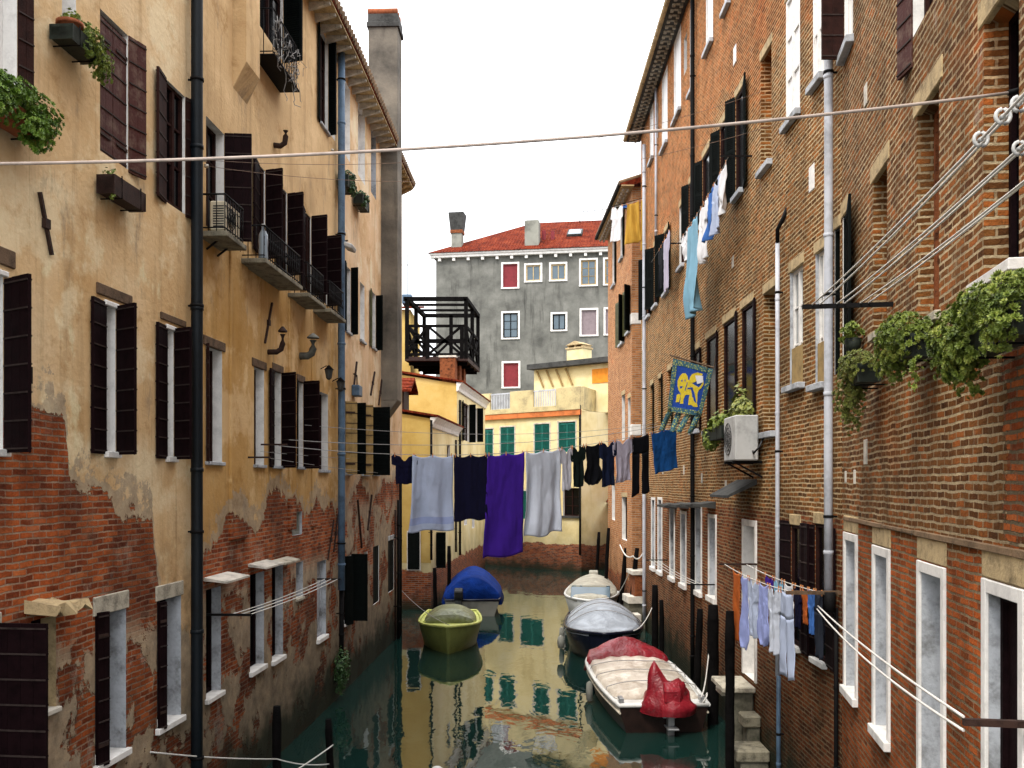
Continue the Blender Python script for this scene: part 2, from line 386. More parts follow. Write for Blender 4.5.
def cloth_mat(name, c, band=None, rough=.95):
    t = NT(name); v, o = t.obj()
    n = t.noise(v, 3, 5); w = t.n("TexWave", {'Vector': v, 'Scale': 90.0, 'Distortion': 1.0, 'Detail': 1.0}).outputs[1]
    col = t.mix(t.math('MULTIPLY', t.rng(n, .3, .75), .35), c, tuple(x * .62 for x in c))
    t.out(col, rough, t.bump(t.math('ADD', t.math('MULTIPLY', w, .4), n), .006, .6), Specular_IOR_Level=.1)
    return t.mat
for nm, c in dict(c_lightblue=(.40, .46, .61), c_paleblue=(.50, .54, .63), c_navy=(.005, .005, .022), c_purple=(.045, .013, .24), c_grey=(.44, .44, .50), c_black=(.004, .0045, .007),
                  c_darkgreen=(.004, .009, .008), c_deepblue=(.006, .010, .030), c_lilac=(.40, .37, .46), c_blue=(.010, .075, .26), c_white=(.70, .70, .72), c_mustard=(.44, .25, .04),
                  c_sky=(.20, .38, .50), c_midblue=(.05, .14, .40), c_orange=(.42, .10, .02), c_teal=(.03, .16, .19), c_periwinkle=(.30, .35, .66), c_denim=(.10, .15, .30), c_slate=(.02, .024, .035), c_band=(.30, .36, .58)).items():
    cloth_mat(nm, c)

def tarp(name, c, rough=.35, c2=None, spec=.4):
    t = NT(name); v, o = t.obj()
    n = t.noise(v, 2.2, 6, .6, .6); n2 = t.noise(v, 11, 5)
    col = t.mix(t.rng(n, .35, .7), c2 or tuple(x * .6 for x in c), c)
    t.out(col, rough, t.bump(t.math('ADD', n, t.math('MULTIPLY', n2, .25)), .09, .8), Specular_IOR_Level=spec)
tarp('tarp_red', (.26, .012, .022), .32); tarp('tarp_blue', (.002, .030, .21), .8, spec=.1); tarp('tarp_silver', (.36, .40, .46), .5)
tarp('tarp_white', (.66, .60, .52), .28, (.42, .36, .29)); tarp('tarp_beige', (.42, .40, .33), .7); tarp('tarp_olive', (.20, .22, .11), .4)

def glass_dark(name, c, rough=.08, spec=.6):
    t = NT(name); v, o = t.obj(); n = t.noise(v, 1.2, 2)
    t.out(t.mix(n, c, tuple(x * .4 for x in c)), rough, t.bump(n, .01, .3), Specular_IOR_Level=spec)
glass_dark('glass', (.004, .004, .005), .15, .15); glass_dark('glass_blue', (.10, .15, .19)); glass_dark('glass_sky', (.30, .32, .33), .05)
glass_dark('bottle_glass', (.30, .36, .42), .1)

def leaf_mat(name, a, b, c):
    t = NT(name); v, o = t.obj()
    n = t.noise(v, 7, 3); n2 = t.noise(v, 45, 2)
    col = t.ramp(t.math('ADD', t.math('MULTIPLY', n, .6), t.math('MULTIPLY', n2, .4)), [(.33, a), (.52, b), (.70, c)])
    t.out(col, .55, None, Specular_IOR_Level=.35)
    t.set(t.b.inputs['Subsurface Weight'], 0.0)
leaf_mat('leaf_bright', (.03, .055, .008), (.14, .19, .025), (.40, .42, .09))
leaf_mat('leaf_fresh', (.03, .07, .008), (.11, .20, .02), (.26, .36, .05))
leaf_mat('leaf_dark', (.012, .035, .010), (.03, .075, .018), (.08, .13, .04))
leaf_mat('leaf_red', (.07, .05, .02), (.17, .21, .04), (.33, .24, .07))

def roof_mat():
    t = NT('roof_tiles'); v, o = t.obj()
    w = t.n("TexWave", {'Vector': v, 'Scale': 1.35, 'Distortion': .3, 'Detail': 2.0}, wave_type='BANDS', bands_direction='X').outputs[1]
    vec = t.comb(o[0], o[1])
    n = t.noise(v, 1.2, 6, .65); n2 = t.noise(v, 9, 3)
    col = t.ramp(t.math('ADD', t.math('MULTIPLY', n, .5), t.math('MULTIPLY', n2, .5)), [(.36, (.025, .006, .004)), (.5, (.12, .017, .007)), (.64, (.23, .05, .02))])
    t.out(col, .95, t.bump(w, .08, 1.0), Specular_IOR_Level=.05)
roof_mat()

def water_mat():
    t = NT('canal_water'); v, o = t.obj()
    nd = t.n("Mapping", {'Vector': v, 'Scale': (1.0, .55, 1)}).outputs[0]
    a = t.noise(nd, 1.1, 3, .5, .4); b = t.noise(nd, 4.5, 3, .5)
    h = t.math('ADD', t.math('MULTIPLY', a, 1.0), t.math('MULTIPLY', b, .16))
    t.out((.006, .022, .018), .02, t.bump(h, .018, .5), IOR=1.85, Specular_IOR_Level=.5)
water_mat()

# ------------------------------------------------------------------ walls, openings, windows
class Wall:
    """vertical plane from P to Q in plan; local x runs along it, local -y points to the canal"""
    def __init__(s, P, Q, side='F'):
        s.P = Vector((P[0], P[1], 0)); Qv = Vector((Q[0], Q[1], 0)); s.d = (Qv - s.P).normalized(); s.L = (Qv - s.P).length
        s.rot = math.atan2(s.d.y, s.d.x); s.n = Vector((s.d.y, -s.d.x, 0)); s.side = side
    def uz(s, px, py, out=0.0):
        r = Vector(((px - CX) / F, 1, -(py - CY) / F)); O = Vector((0, 0, H)); P = s.P + s.n * out
        t = (P - O).dot(s.n) / r.dot(s.n); p = O + r * t
        return (p - s.P).dot(s.d), p.z
    def u(s, px, out=0.0): return s.uz(px, CY, out)[0]
    def pt(s, u, out, z): return s.P + s.d * u + s.n * out + Vector((0, 0, z))
    def out_at(s, u, px):
        """how far from the wall a point at u must stand to be seen in column px"""
        a = s.P + s.d * u; k = (px - CX) / F
        return (k * a.y - a.x) / (s.n.x - k * s.n.y)

class House:
    def __init__(s, wall, name, label, cat, z0, z1, mat, depth=9.0, reveal='white_paint', u0=0.0, u1=None, ends=(False, False), extra=()):
        s.w = wall; s.z0, s.z1 = z0, z1; s.mat = mat; s.depth = depth; s.holes = []; s.u0 = u0; s.u1 = wall.L if u1 is None else u1; s.ends = ends
        s.root = thing(name, label, cat, (wall.P.x, wall.P.y, 0), wall.rot)
        s.reveals = [reveal] + list(extra)
    def rect(s, x0, x1, yt, yb, out=0.0):
        a, b = s.w.u(x0, out), s.w.u(x1, out); xc = (x0 + x1) / 2
        return min(a, b), max(a, b), s.w.uz(xc, yb, out)[1], s.w.uz(xc, yt, out)[1]
    def finish(s):
        us = sorted({s.u0, s.u1} | {x for h in s.holes for x in h[:2] if s.u0 < x < s.u1})
        zs = sorted({s.z0, s.z1} | {x for h in s.holes for x in h[2:4] if s.z0 < x < s.z1})
        mb = MB(); idx = {}
        def vid(u, z):
            k = (round(u, 5), round(z, 5))
            if k not in idx: idx[k] = len(mb.v); mb.v.append((u, 0, z))
            return idx[k]
        for i in range(len(us) - 1):
            for j in range(len(zs) - 1):
                um, zm = (us[i] + us[i + 1]) / 2, (zs[j] + zs[j + 1]) / 2
                if any(h[0] < um < h[1] and h[2] < zm < h[3] for h in s.holes): continue
                mb.f.append((vid(us[i], zs[j]), vid(us[i + 1], zs[j]), vid(us[i + 1], zs[j + 1]), vid(us[i], zs[j + 1]))); mb.m.append(0); mb.s.append(False)
        for (a, b, c, d, rd, mi) in s.holes:
            mb.quad((a, 0, c), (a, rd, c), (a, rd, d), (a, 0, d), mi); mb.quad((b, 0, c), (b, 0, d), (b, rd, d), (b, rd, c), mi)
            mb.quad((a, 0, d), (a, rd, d), (b, rd, d), (b, 0, d), mi); mb.quad((a, 0, c), (b, 0, c), (b, rd, c), (a, rd, c), mi)
        D = s.depth
        for e, u in zip(s.ends, (s.u0, s.u1)):
            if e: mb.quad((u, 0, s.z0), (u, D, s.z0), (u, D, s.z1), (u, 0, s.z1))
        mb.quad((s.u0, D, s.z0), (s.u1, D, s.z0), (s.u1, D, s.z1), (s.u0, D, s.z1))
        me = bpy.data.meshes.new('wall'); me.from_pydata(mb.v, [], mb.f); me.polygons.foreach_set('material_index', mb.m)
        for m in [s.mat] + [M_[r] if isinstance(r, str) else r for r in s.reveals]: me.materials.append(m)
        o = bpy.data.objects.new('wall', me); COL.objects.link(o); o.parent = s.root
        return o
    def part(s, name, mb, mat, bevel=0, label=None, parent=None):
        o = mb.build(name, mat, parent or s.root, bevel)
        if label: o['label'] = label
        return o

_leaf = {}
def leaf_mesh(w, h, style, mat):
    k = (round(w, 2), round(h, 1), style, mat)
    if k in _leaf: return _leaf[k]
    w, h = k[0], k[1]; mb = MB(); t = .036; g = .004
    if style == 'plank':
        n = max(2, int(w / .13)); pw = (w - g) / n
        for i in range(n): mb.box(g + i * pw, i * pw + pw, -t, 0, 0, h - random.uniform(0, .008))
        m = max(3, int(round(h / .27)))
        for j in range(m + 1):
            z = .03 + (h - .09) * j / m; mb.box(g + .004, w - .006, -t - .010, -t + .002, z, z + .016, 2); mb.box(g + .004, w - .006, -.002, .010, z, z + .016, 2)
        mb.box(0, w * .8, -t - .016, -t - .008, h * .13, h * .13 + .035, 1); mb.box(0, w * .8, -t - .016, -t - .008, h * .84, h * .84 + .035, 1)
    elif style == 'louver':
        st = min(.06, w * .2)
        mb.box(g, st, -t, 0, 0, h); mb.box(w - st, w, -t, 0, 0, h); mb.box(st, w - st, -t + .002, -.002, 0, .1); mb.box(st, w - st, -t + .002, -.002, h - .09, h); mb.box(st, w - st, -t + .002, -.002, h * .47, h * .47 + .07)
        z = .11
        while z < h - .1:
            if not (h * .47 - .02 < z < h * .47 + .07):
                q = Matrix.Translation((0, -t / 2, z)) @ Matrix.Rotation(R(35), 4, 'X'); mb.box(st, w - st, -.019, .019, -.004, .004, 0, q)
            z += .042
        mb.quad((st, -t / 2 + .008, .1), (w - st, -t / 2 + .008, .1), (w - st, -t / 2 + .008, h - .09), (st, -t / 2 + .008, h - .09))
    else:
        mb.box(g, w, -t, 0, 0, h)
        for z0, z1 in ((.06, h * .46), (h * .5, h - .06)): mb.box(.05, w - .05, -t - .008, -t + .004, z0, z1)
    me = mb.mesh('shutter'); me.materials.append(M_[mat]); me.materials.append(M_['rust_iron']); me.materials.append(M_['batten']); _leaf[k] = me
    return me
def add_leaf(parent, hinge_u, y, z, w, h, ang, right, style, mat, label=None):
    o = bpy.data.objects.new('shutter', leaf_mesh(w, h, style, mat)); COL.objects.link(o); o.parent = parent
    o.location = (hinge_u, y, z)
    if right: o.rotation_euler = (0, 0, PI + R(ang)); o.scale = (1, -1, 1)
    else: o.rotation_euler = (0, 0, -R(ang))
    if label: o['label'] = label
    return o

def window(h, x0, x1, yt, yb, rd=.2, pane='glass', frame='brown_wood', near=None, far=None, closed=None, sill=None, lintel=None, surround=None,
           reveal=0, bars=True, uz=None, name='window', stay=False, wmat='brown_wood', style='plank', label=None, fw=.055):
    u0, u1, z0, z1 = uz or h.rect(x0, x1, yt, yb)
    h.holes.append((u0, u1, z0, z1, rd + .02, 1 + reveal))
    w, hh = u1 - u0, z1 - z0
    f = MB(); y0, y1 = rd - .05, rd + .004; fw = min(fw, w * .18)
    e = .003
    f.box(u0 + e, u0 + fw, y0, y1, z0 + e, z1 - e); f.box(u1 - fw, u1 - e, y0, y1, z0 + e, z1 - e)
    f.box(u0 + fw, u1 - fw, y0 + .002, y1, z1 - fw, z1 - e); f.box(u0 + fw, u1 - fw, y0 + .002, y1, z0 + e, z0 + fw + .01)
    if bars and w > .45:
        um = (u0 + u1) / 2; f.box(um - .03, um + .03, y0 - .006, y1, z0 + fw, z1 - fw)
        if hh > 1.2:
            for k in (.36, .68): f.box(u0 + fw, u1 - fw, y0 + .012, y1 - .004, z0 + hh * k - .014, z0 + hh * k + .014)
    wo = h.part(name, f, frame, label=label)
    p = MB(); p.box(u0 + .004, u1 - .004, rd - .012, rd + .012, z0 + .004, z1 - .004)
    h.part('pane', p, pane, parent=wo)
    nearleft = h.w.side != 'R'
    for ch, isnear in ((near, True), (far, False)):
        if ch is None: continue
        ang = ch[0]; lw = ch[1] if len(ch) > 1 and ch[1] else w / 2; m = ch[2] if len(ch) > 2 else wmat; stl = ch[3] if len(ch) > 3 else style
        zz0 = z0 + (ch[4] if len(ch) > 4 else 0)
        left = (isnear == nearleft)
        y = -.006 if ang < 150 else -.012
        add_leaf(wo, u0 if left else u1, y, zz0 - .03, lw, hh + .05, ang, not left, stl, m)
    if closed:
        m, stl = closed
        add_leaf(wo, u0 + .004, .055, z0, w / 2 - .006, hh - .01, 0, False, stl, m); add_leaf(wo, u1 - .004, .055, z0, w / 2 - .006, hh - .01, 0, True, stl, m)
    if sill:
        m, th, pr, ov = sill
        s_ = MB(); s_.box(u0 - ov, u1 + ov, -pr, rd - .055, z0 - th, z0 + .004); h.part('sill', s_, m, .008, parent=wo)
        # the sill is bedded in the wall: its back part lies inside the opening only
        me = wo.children[-1].data
    if lintel:
        m, th, pr, ov = lintel
        s_ = MB(); s_.box(u0 - ov, u1 + ov, -pr, .05, z1 - .003, z1 + th); h.part('lintel', s_, m, .01, parent=wo)
    if surround:
        m, sw, pr = surround
        s_ = MB(); s_.box(u0 - sw, u0 - .002, -pr, .12, z0, z1 + sw); s_.box(u1 + .002, u1 + sw, -pr, .12, z0, z1 + sw); s_.box(u0 - .002, u1 + .002, -pr + .002, .12, z1 - .002, z1 + sw - .002)
        h.part('surround', s_, m, .006, parent=wo)
    if stay:
        s_ = MB(); uu = u1 + .3 if h.w.side == 'L' else u0 - .3
        s_.tube([(uu, -.09, z0 - .02), (uu, -.09, z1 - .05)], .011, 6); s_.tube([(uu, -.09, z0 + .0), (uu, .01, z0 + .0)], .009, 6); s_.tube([(uu, -.09, z0 + hh * .5), (uu, .01, z0 + hh * .5)], .009, 6)
        s_.box(uu - .02, uu + .02, -.11, -.07, z0 + hh * .4, z0 + hh * .5)
        h.part('stay_bar', s_, 'iron', parent=wo)
    return wo, (u0, u1, z0, z1)

def pipe(h, px, r, mat, ptop, pbot, out=None, brk=1.6, name='drainpipe', z=None, label=None):
    out = out or r + .05; u = h.w.u(px, out)
    z1 = h.w.uz(px, ptop, out)[1] if z is None else z[1]; z0 = h.w.uz(px, pbot, out)[1] if z is None else z[0]
    m = MB(); pts = []; k = max(2, int((z1 - z0) / 1.9)); 
    for i in range(k + 1):
        zz = z0 + (z1 - z0) * i / k; pts.append((u + random.uniform(-.008, .008), -out, zz))
    m.tube(pts, r, 14)
    zz = z0 + .6
    while zz < z1 - .2:
        m.lathe([(r, -.03), (r * 1.14, -.025), (r * 1.14, .025), (r, .03)], (u, -out, zz), 14); zz += brk
    o = h.part(name, m, mat, label=label)
    zz = z0 + 1.1
    while zz < z1 - .2:
        b = MB(); b.lathe([(r * 1.02, -.02), (r * 1.18, -.02), (r * 1.18, .02), (r * 1.02, .02)], (u, -out, zz), 14); b.box(u - .012, u + .012, -out + r * .9, .03, zz - .012, zz + .012); zz += brk * 1.4; h.part('pipe_clamp', b, 'iron', parent=o)
    return o

def canopy(h, u0, u1, z, pr=.28, mat='pale_stone', tilt=.06, warp=.0):
    m = MB(); n = 6; vs = []; fs = []
    for i in range(n + 1):
        u = u0 + (u1 - u0) * i / n
        for (y, zz) in ((.02, z), (-pr, z - tilt), (-pr, z - tilt - .03), (.02, z - .05)):
            vs.append((u, y * (1 + random.uniform(-warp, warp) * (y < 0)), zz + random.uniform(-warp, warp) * .18))
    for i in range(n):
        for k in range(4): fs.append((i * 4 + k, i * 4 + (k + 1) % 4, i * 4 + 4 + (k + 1) % 4, i * 4 + 4 + k))
    fs += [(3, 2, 1, 0), (n * 4, n * 4 + 1, n * 4 + 2, n * 4 + 3)]
    m.add(vs, fs); return h.part('canopy', m, mat)

def tie_bar(h, xa, ya, xb, yb, w=.035):
    a = h.w.uz(xa, ya); b = h.w.uz(xb, yb); m = MB(); m.bar((a[0], -.02, a[1]), (b[0], -.02, b[1]), w, w)
    c = ((a[0] + b[0]) / 2, (a[1] + b[1]) / 2); m.box(c[0] - .045, c[0] + .045, -.05, .02, c[1] - .05, c[1] + .05)
    h.part('tie_anchor', m, 'rust_iron')

# ------------------------------------------------------------------ simple painted plaster for the far houses
def plaster(name, pal, dirt=.45, base=None, base_z=1.8):
    t = NT(name); v, o = t.obj(); s = t.math('ADD', o[0], o[1]); z = o[2]; vec = t.comb(s, z)
    q = t.noise(vec, .55, 7, .65); col = t.ramp(q, [(.32, pal[2]), (.5, pal[0]), (.68, pal[1])])
    sk = t.noise(t.comb(t.math('MULTIPLY', s, 2.2), t.math('MULTIPLY', z, .25)), 1.0, 6, .65)
    col = t.mix(t.math('MULTIPLY', t.rng(sk, .52, .75), dirt), col, tuple(x * .45 for x in pal[2]))
    h = t.noise(vec, 12, 5)
    if base:
        bc, bh = brick_part(t, s, z, vec, base, (.34, .28, .22)); n = t.noise(vec, .9, 6, .65)
        f = t.rng(t.math('ADD', z, t.math('MULTIPLY', t.math('SUBTRACT', n, .5), .9)), base_z - .03, base_z + .03)
        col = t.mix(f, bc, col)
    col = tide_and_shade(t, col, z, s, vec, .0)
    t.out(col, .9, t.bump(h, .012, .7), Specular_IOR_Level=.12)
    return t.mat

# ------------------------------------------------------------------ plan of the canal
def planL(px, vp, X0): Y = X0 * F / (px - vp); return ((px - CX) / F * Y, Y)
A1 = planL(197, 588, -5.7); A0v = Vector((-5.7, 0)); A0 = (-5.7 + 76 / F * 2.5, 2.5)
B1 = planL(338, 560, A1[0] - A1[1] * 48 / F)
C1 = planL(402, 545, B1[0] - B1[1] * 33 / F)
WA = Wall(A0, A1, 'L'); WB = Wall(A1, B1, 'L'); WC = Wall(B1, C1, 'L')
N1 = planL(842, 520, 4.4)                           # bend of the right-hand row
Nx0 = N1[0] - N1[1] * 160 / F
N0 = (Nx0 + 160 / F * 2.5, 2.5)
M1 = planL(641, 520, 4.4)
WN = Wall(N1, N0, 'R'); WM = Wall(M1, N1, 'R')
R0 = planL(632, 490, 5.23); R1 = planL(608, 490, 5.23)
WR = Wall(R1, R0, 'R')

# water and ground
m = MB(); m.quad((-300, -60, 0), (300, -60, 0), (300, 700, 0), (-300, 700, 0))
tag(m.build('canal_water', 'canal_water'), kind='structure')
m = MB(); m.quad((-300, -60, -2.2), (300, -60, -2.2), (300, 700, -2.2), (-300, 700, -2.2))
tag(m.build('ground', 'soil'), kind='structure')

# ------------------------------------------------------------------ LEFT: peach house (up to the black pipe)
L_A = WA.L
def ua(px): return WA.u(px)
matA = plaster_wall('plaster_peach', ((.62, .425, .225), (.69, .53, .33), (.48, .285, .115)), L_A, 17.0,
                    [(0, 5.7), (ua(20), 5.75), (ua(52), 5.9), (ua(66), 5.75), (ua(70), 5.15), (ua(100), 5.0), (ua(118), 4.7), (ua(135), 4.75), (ua(152), 4.7), (ua(157), 3.9), (ua(163), 3.2), (ua(180), 2.7), (L_A, 2.3)],
                    low_z=3.35, low_thr=.475, low_pal=(.36, .225, .105), amp=1.35)
hA = House(WA, 'house', 'peach plastered house at the near left with bare red brick below', 'house', -2.0, 16.2, matA, ends=(True, False), extra=['old_white', 'sand_stone'])
S_W = ('white_paint', .07, .06, .05)
window(hA, -28, 17, -90, 77, .2, 'blind_white', 'white_paint', far=(165, .2, 'brown_wood'))
window(hA, 62, 76, -90, 40, .24, 'blind_white', 'white_paint', bars=False)
window(hA, 100, 128, 22, 160, .12, 'glass', closed=('weathered_red', 'plank'), far=(166, .32, 'weathered_red'), label='closed window with peeling dark red shutters')
window(hA, 166, 185, 88, 208, .09, 'glass', near=(170, .38, 'brown_wood'), far=(160, .3, 'brown_wood'))
window(hA, 28, 47, -200, -60, .2, 'glass', closed=('brown_wood', 'plank'))
window(hA, 160, 180, -160, -30, .2, 'glass', near=(170, .36), far=(165, .33))
wo_, ww_ = window(hA, -22, 3, 272, 449, .22, 'blind_white', 'white_paint', far=(62, .42, 'purple_wood'), near=(172, .4, 'purple_wood'), sill=S_W, lintel=('white_paint', .055, .03, .06), stay=True)
window(hA, 106, 115.5, 307, 452, .22, 'blind_white', 'white_paint', near=(174, .37, 'purple_wood'), far=(60, .37, 'purple_wood'), sill=S_W, lintel=('white_paint', .06, .03, .05), stay=True)
window(hA, 167, 173.5, 330, 457, .22, 'blind_white', 'white_paint', near=(174, .36, 'purple_wood'), far=(62, .33, 'purple_wood'), sill=S_W, lintel=('white_paint', .06, .03, .05))
for a, b, yt, yb in ((-22, 14, 250, 268), (96, 131, 293, 304), (160, 185, 320, 327)):    # rough wooden lintels above
    u0, u1, z0, z1 = hA.rect(a, b, yt, yb); m = MB(); m.box(u0, u1, -.025, .05, z0 + .05, z1 + .05); hA.part('lintel_beam', m, 'raw_timber', .01)
# lower row
window(hA, -90, -6, 640, 830, .2, 'glass', 'purple_wood', far=(88, .53, 'purple_wood'), near=(172, .5, 'purple_wood'), reveal=1, lintel=('stone', .16, .02, .1))
_, q = window(hA, 31, 56, 618, 712, .22, 'glass', 'purple_wood', reveal=2, sill=('pale_stone', .05, .05, .04), bars=False)
canopy(hA, q[0] - .12, q[1] + .16, q[3] + .17, .30, 'sand_stone', .05, .35)
window(hA, 95, 126, 612, 757, .27, 'glass', 'purple_wood', reveal=1, near=(12, .2, 'purple_wood'), sill=('white_paint', .08, .06, .05), lintel=('stone', .22, .02, .05))
window(hA, 157, 181, 598, 722, .27, 'glass', 'purple_wood', reveal=1, near=(12, .16, 'purple_wood'), sill=('white_paint', .08, .06, .05), lintel=('stone', .2, .02, .05))
tie_bar(hA, 38, 192, 50, 255)
pipe(hA, 197, .082, 'pipe_black', 0, 0, z=(.1, 16.1), out=.13, brk=2.3)
hA.finish()

# ------------------------------------------------------------------ LEFT: ochre house with balconies
L_B = WB.L
def ub(px): return WB.u(px)
matB = plaster_wall('plaster_ochre', ((.50, .30, .11), (.57, .39, .19), (.37, .195, .05)), L_B, 17.0,
                    [(0, 3.9), (ub(210), 4.0), (ub(225), 4.6), (ub(245), 4.5), (ub(256), 4.2), (ub(270), 4.95), (ub(285), 4.9), (ub(300), 4.6), (ub(315), 4.7), (L_B, 4.4)],
                    low_z=3.5, low_thr=.475, low_pal=(.29, .185, .095), amp=1.6, faded=(9.2, (.57, .395, .215)))
hB = House(WB, 'house', 'ochre plastered house with iron balconies between the black pipe and the blue pipe', 'house', -2.0, 15.25, matB, extra=['old_white', 'raw_timber'])
window(hB, 258, 283, -120, 42, .1, 'glass', near=(165, .3, 'black_green', 'louver'), far=(75, .4, 'black_green', 'louver'), label='top window with dark shutters')
window(hB, 320, 328, 35, 128, .12, 'glass', near=(168, .3, 'black_green', 'louver'), far=(70, .2, 'black_green', 'louver'), sill=('old_white', .05, .06, .05))
window(hB, 331, 335, 62, 138, .2, 'blind_white', 'white_paint', bars=False)
window(hB, 206, 224, 125, 232, .18, 'glass', reveal=0, far=(100, .42, 'purple_wood'), name='balcony_door')
window(hB, 259, 265, 168, 255, .07, 'glass', near=(172, .42, 'purple_wood'), far=(70, .36, 'purple_wood'), name='balcony_door')
window(hB, 281, 287, 190, 272, .07, 'glass', near=(172, .42, 'purple_wood'), far=(70, .36, 'purple_wood'), name='balcony_door')
window(hB, 305, 311, 215, 292, .07, 'glass', near=(172, .45, 'purple_wood'), far=(72, .38, 'purple_wood'), name='balcony_door')
window(hB, 322, 327, 232, 303, .07, 'glass', near=(172, .4, 'purple_wood'), far=(72, .36, 'purple_wood'), name='balcony_door')
T_L = ('raw_timber', .14, .02, .12)
window(hB, 206, 222, 348, 462, .2, 'glass', reveal=0, near=(78, .05, 'brown_wood'), sill=('old_white', .05, .05, .04), lintel=T_L)
window(hB, 254, 264, 368, 465, .2, 'glass', reveal=0, sill=('old_white', .05, .05, .04), lintel=T_L, bars=False)
window(hB, 274, 281, 372, 466, .2, 'glass', near=(172, .36, 'purple_wood'), far=(60, .36, 'purple_wood'), sill=('old_white', .05, .05, .1), lintel=T_L)
window(hB, 298, 303, 382, 467, .2, 'glass', near=(172, .2, 'black_green', 'louver'), far=(62, .42, 'purple_wood'), sill=('old_white', .05, .05, .1), lintel=T_L)
window(hB, 319, 328, 393, 470, .2, 'glass', reveal=0, sill=('old_white', .06, .06, .06), bars=False)
# lower row
_, q1 = window(hB, 206, 221, 588, 695, .2, 'glass', 'purple_wood', reveal=1, sill=('white_paint', .07, .06, .05), bars=False); canopy(hB, q1[0] - .1, q1[1] + .3, q1[3] + .2, .36)
_, q2 = window(hB, 250, 264, 573, 668, .2, 'glass', 'purple_wood', reveal=1, sill=('white_paint', .08, .06, .05), bars=False); canopy(hB, q2[0] - .1, q2[1] + .15, q2[3] + .2, .32)
_, q3 = window(hB, 272, 283, 566, 658, .2, 'glass', 'purple_wood', reveal=1, sill=('white_paint', .08, .06, .05), bars=False); canopy(hB, q3[0] - .05, q3[1] + .3, q3[3] + .14, .25, 'stone')
window(hB, 296, 303, 562, 598, .2, 'glass', 'old_white', reveal=1, sill=('stone', .05, .04, .02), bars=False)
window(hB, 317, 326, 561, 637, .14, 'old_white', 'old_white', reveal=1, sill=('white_paint', .09, .06, .05), bars=False)
window(hB, 292, 302, 512, 535, .1, 'grey_plaster', 'grey_plaster', reveal=1, bars=False, label='small blocked niche'); 
tie_bar(hB, 264, 343, 271, 303); tie_bar(hB, 327, 560, 333, 520, .03); tie_bar(hB, 333, 552, 337, 515, .03)
# flue projecting at the top with a slanting foot, shallow pilasters below
u0, u1 = ub(233), ub(247); z = WB.uz(240, 96)[1]; m = MB()
m.prism([(0, z), (.22, z + .42), (.22, 15.0), (0, 15.0)], u0, u1, 0, Matrix(((0, 1, 0, 0), (-1, 0, 0, 0), (0, 0, 1, 0), (0, 0, 0, 1))))
hB.part('chimney_flue', m, matB)
for xa, xb, yt in ((229, 246, 251), (288, 295, 290), (311, 316, 309)):
    u0, u1, z0, z1 = hB.rect(xa, xb, yt, 470); m = MB(); m.box(u0, u1, -.035, .03, 4.2, z1); hB.part('pilaster', m, matB, .01)
# vents
def vent(h, px, py, r=.075):
    u, z = h.w.uz(px, py); m = MB(); m.tube([(u, .05, z), (u, -.16, z), (u, -.24, z + .05), (u, -.27, z + .15), (u, -.27, z + .32)], r, 12)
    m.lathe([(r * 1.7, .36), (r * 1.7, .38), (.02, .46), (0, .46)], (u, -.27, z), 12); h.part('vent_pipe', m, 'rust_iron' if px < 290 else 'grey_plaster')
vent(hB, 300, 356); vent(hB, 268, 352, .05)
# the bent stub of an old stove pipe
u, z = WB.uz(274, 145); m = MB(); m.tube([(u, .04, z), (u, -.12, z - .02), (u, -.2, z + .03), (u, -.22, z + .16), (u, -.22, z + .26)], .05, 10); hB.part('stove_pipe', m, 'rust_iron')

def balcony(h, u0, u1, z, pr, rh, wirework=False, slab='stone_dark', rail='iron', th=.08):
    m = MB(); m.box(u0, u1, -pr, .05, z - th, z)
    b = h.part('balcony', m, slab, .01)
    r = MB(); o = .05
    for zz in (z + .06, z + rh): 
        r.tube([(u0 + o, .0, zz), (u0 + o, -pr + o, zz), (u1 - o, -pr + o, zz), (u1 - o, .0, zz)], .016 if zz > z + .1 else .011, 6)
    n = max(3, int((u1 - u0) / .12))
    for i in range(n + 1):
        u = u0 + o + (u1 - u0 - 2 * o) * i / n; r.tube([(u, -pr + o, z + .0), (u, -pr + o, z + rh)], .008, 5)
        if i < n:
            uc = u + (u1 - u0 - 2 * o) / n / 2; r.tube([(uc + .045 * math.cos(a), -pr + o, z + rh * .55 + .1 * math.sin(a)) for a in [k * PI / 5 for k in range(11)]], .005, 4)
    k = max(2, int(pr / .13))
    for i in range(k):
        y = -(pr - o) * i / k
        for u in (u0 + o, u1 - o): r.tube([(u, y, z), (u, y, z + rh)], .008, 5)
    h.part('railing', r, rail, parent=b)
    return b
def bal_px(h, xa, xb, y_edge, pr, rh, **k):
    """slab whose outer edge spans columns xa..xb with its upper front edge at y_edge (mid)"""
    u0, u1 = h.w.u(xa, pr), h.w.u(xb, pr); z = h.w.uz((xa + xb) / 2, y_edge, pr)[1]
    return balcony(h, u0, u1, z, pr, rh, **k), (u0, u1, z)
_, bal1 = bal_px(hB, 227, 247, 238, .42, .55)
_, bal2 = bal_px(hB, 266, 303, 272, .45, .55)
_, bal3 = bal_px(hB, 309, 326, 299, .42, .6)
_, bal4 = bal_px(hB, 331, 346, 314, .42, .6)
bt, balt = bal_px(hB, 275, 300, 72, .38, .8, slab='iron', th=.03)
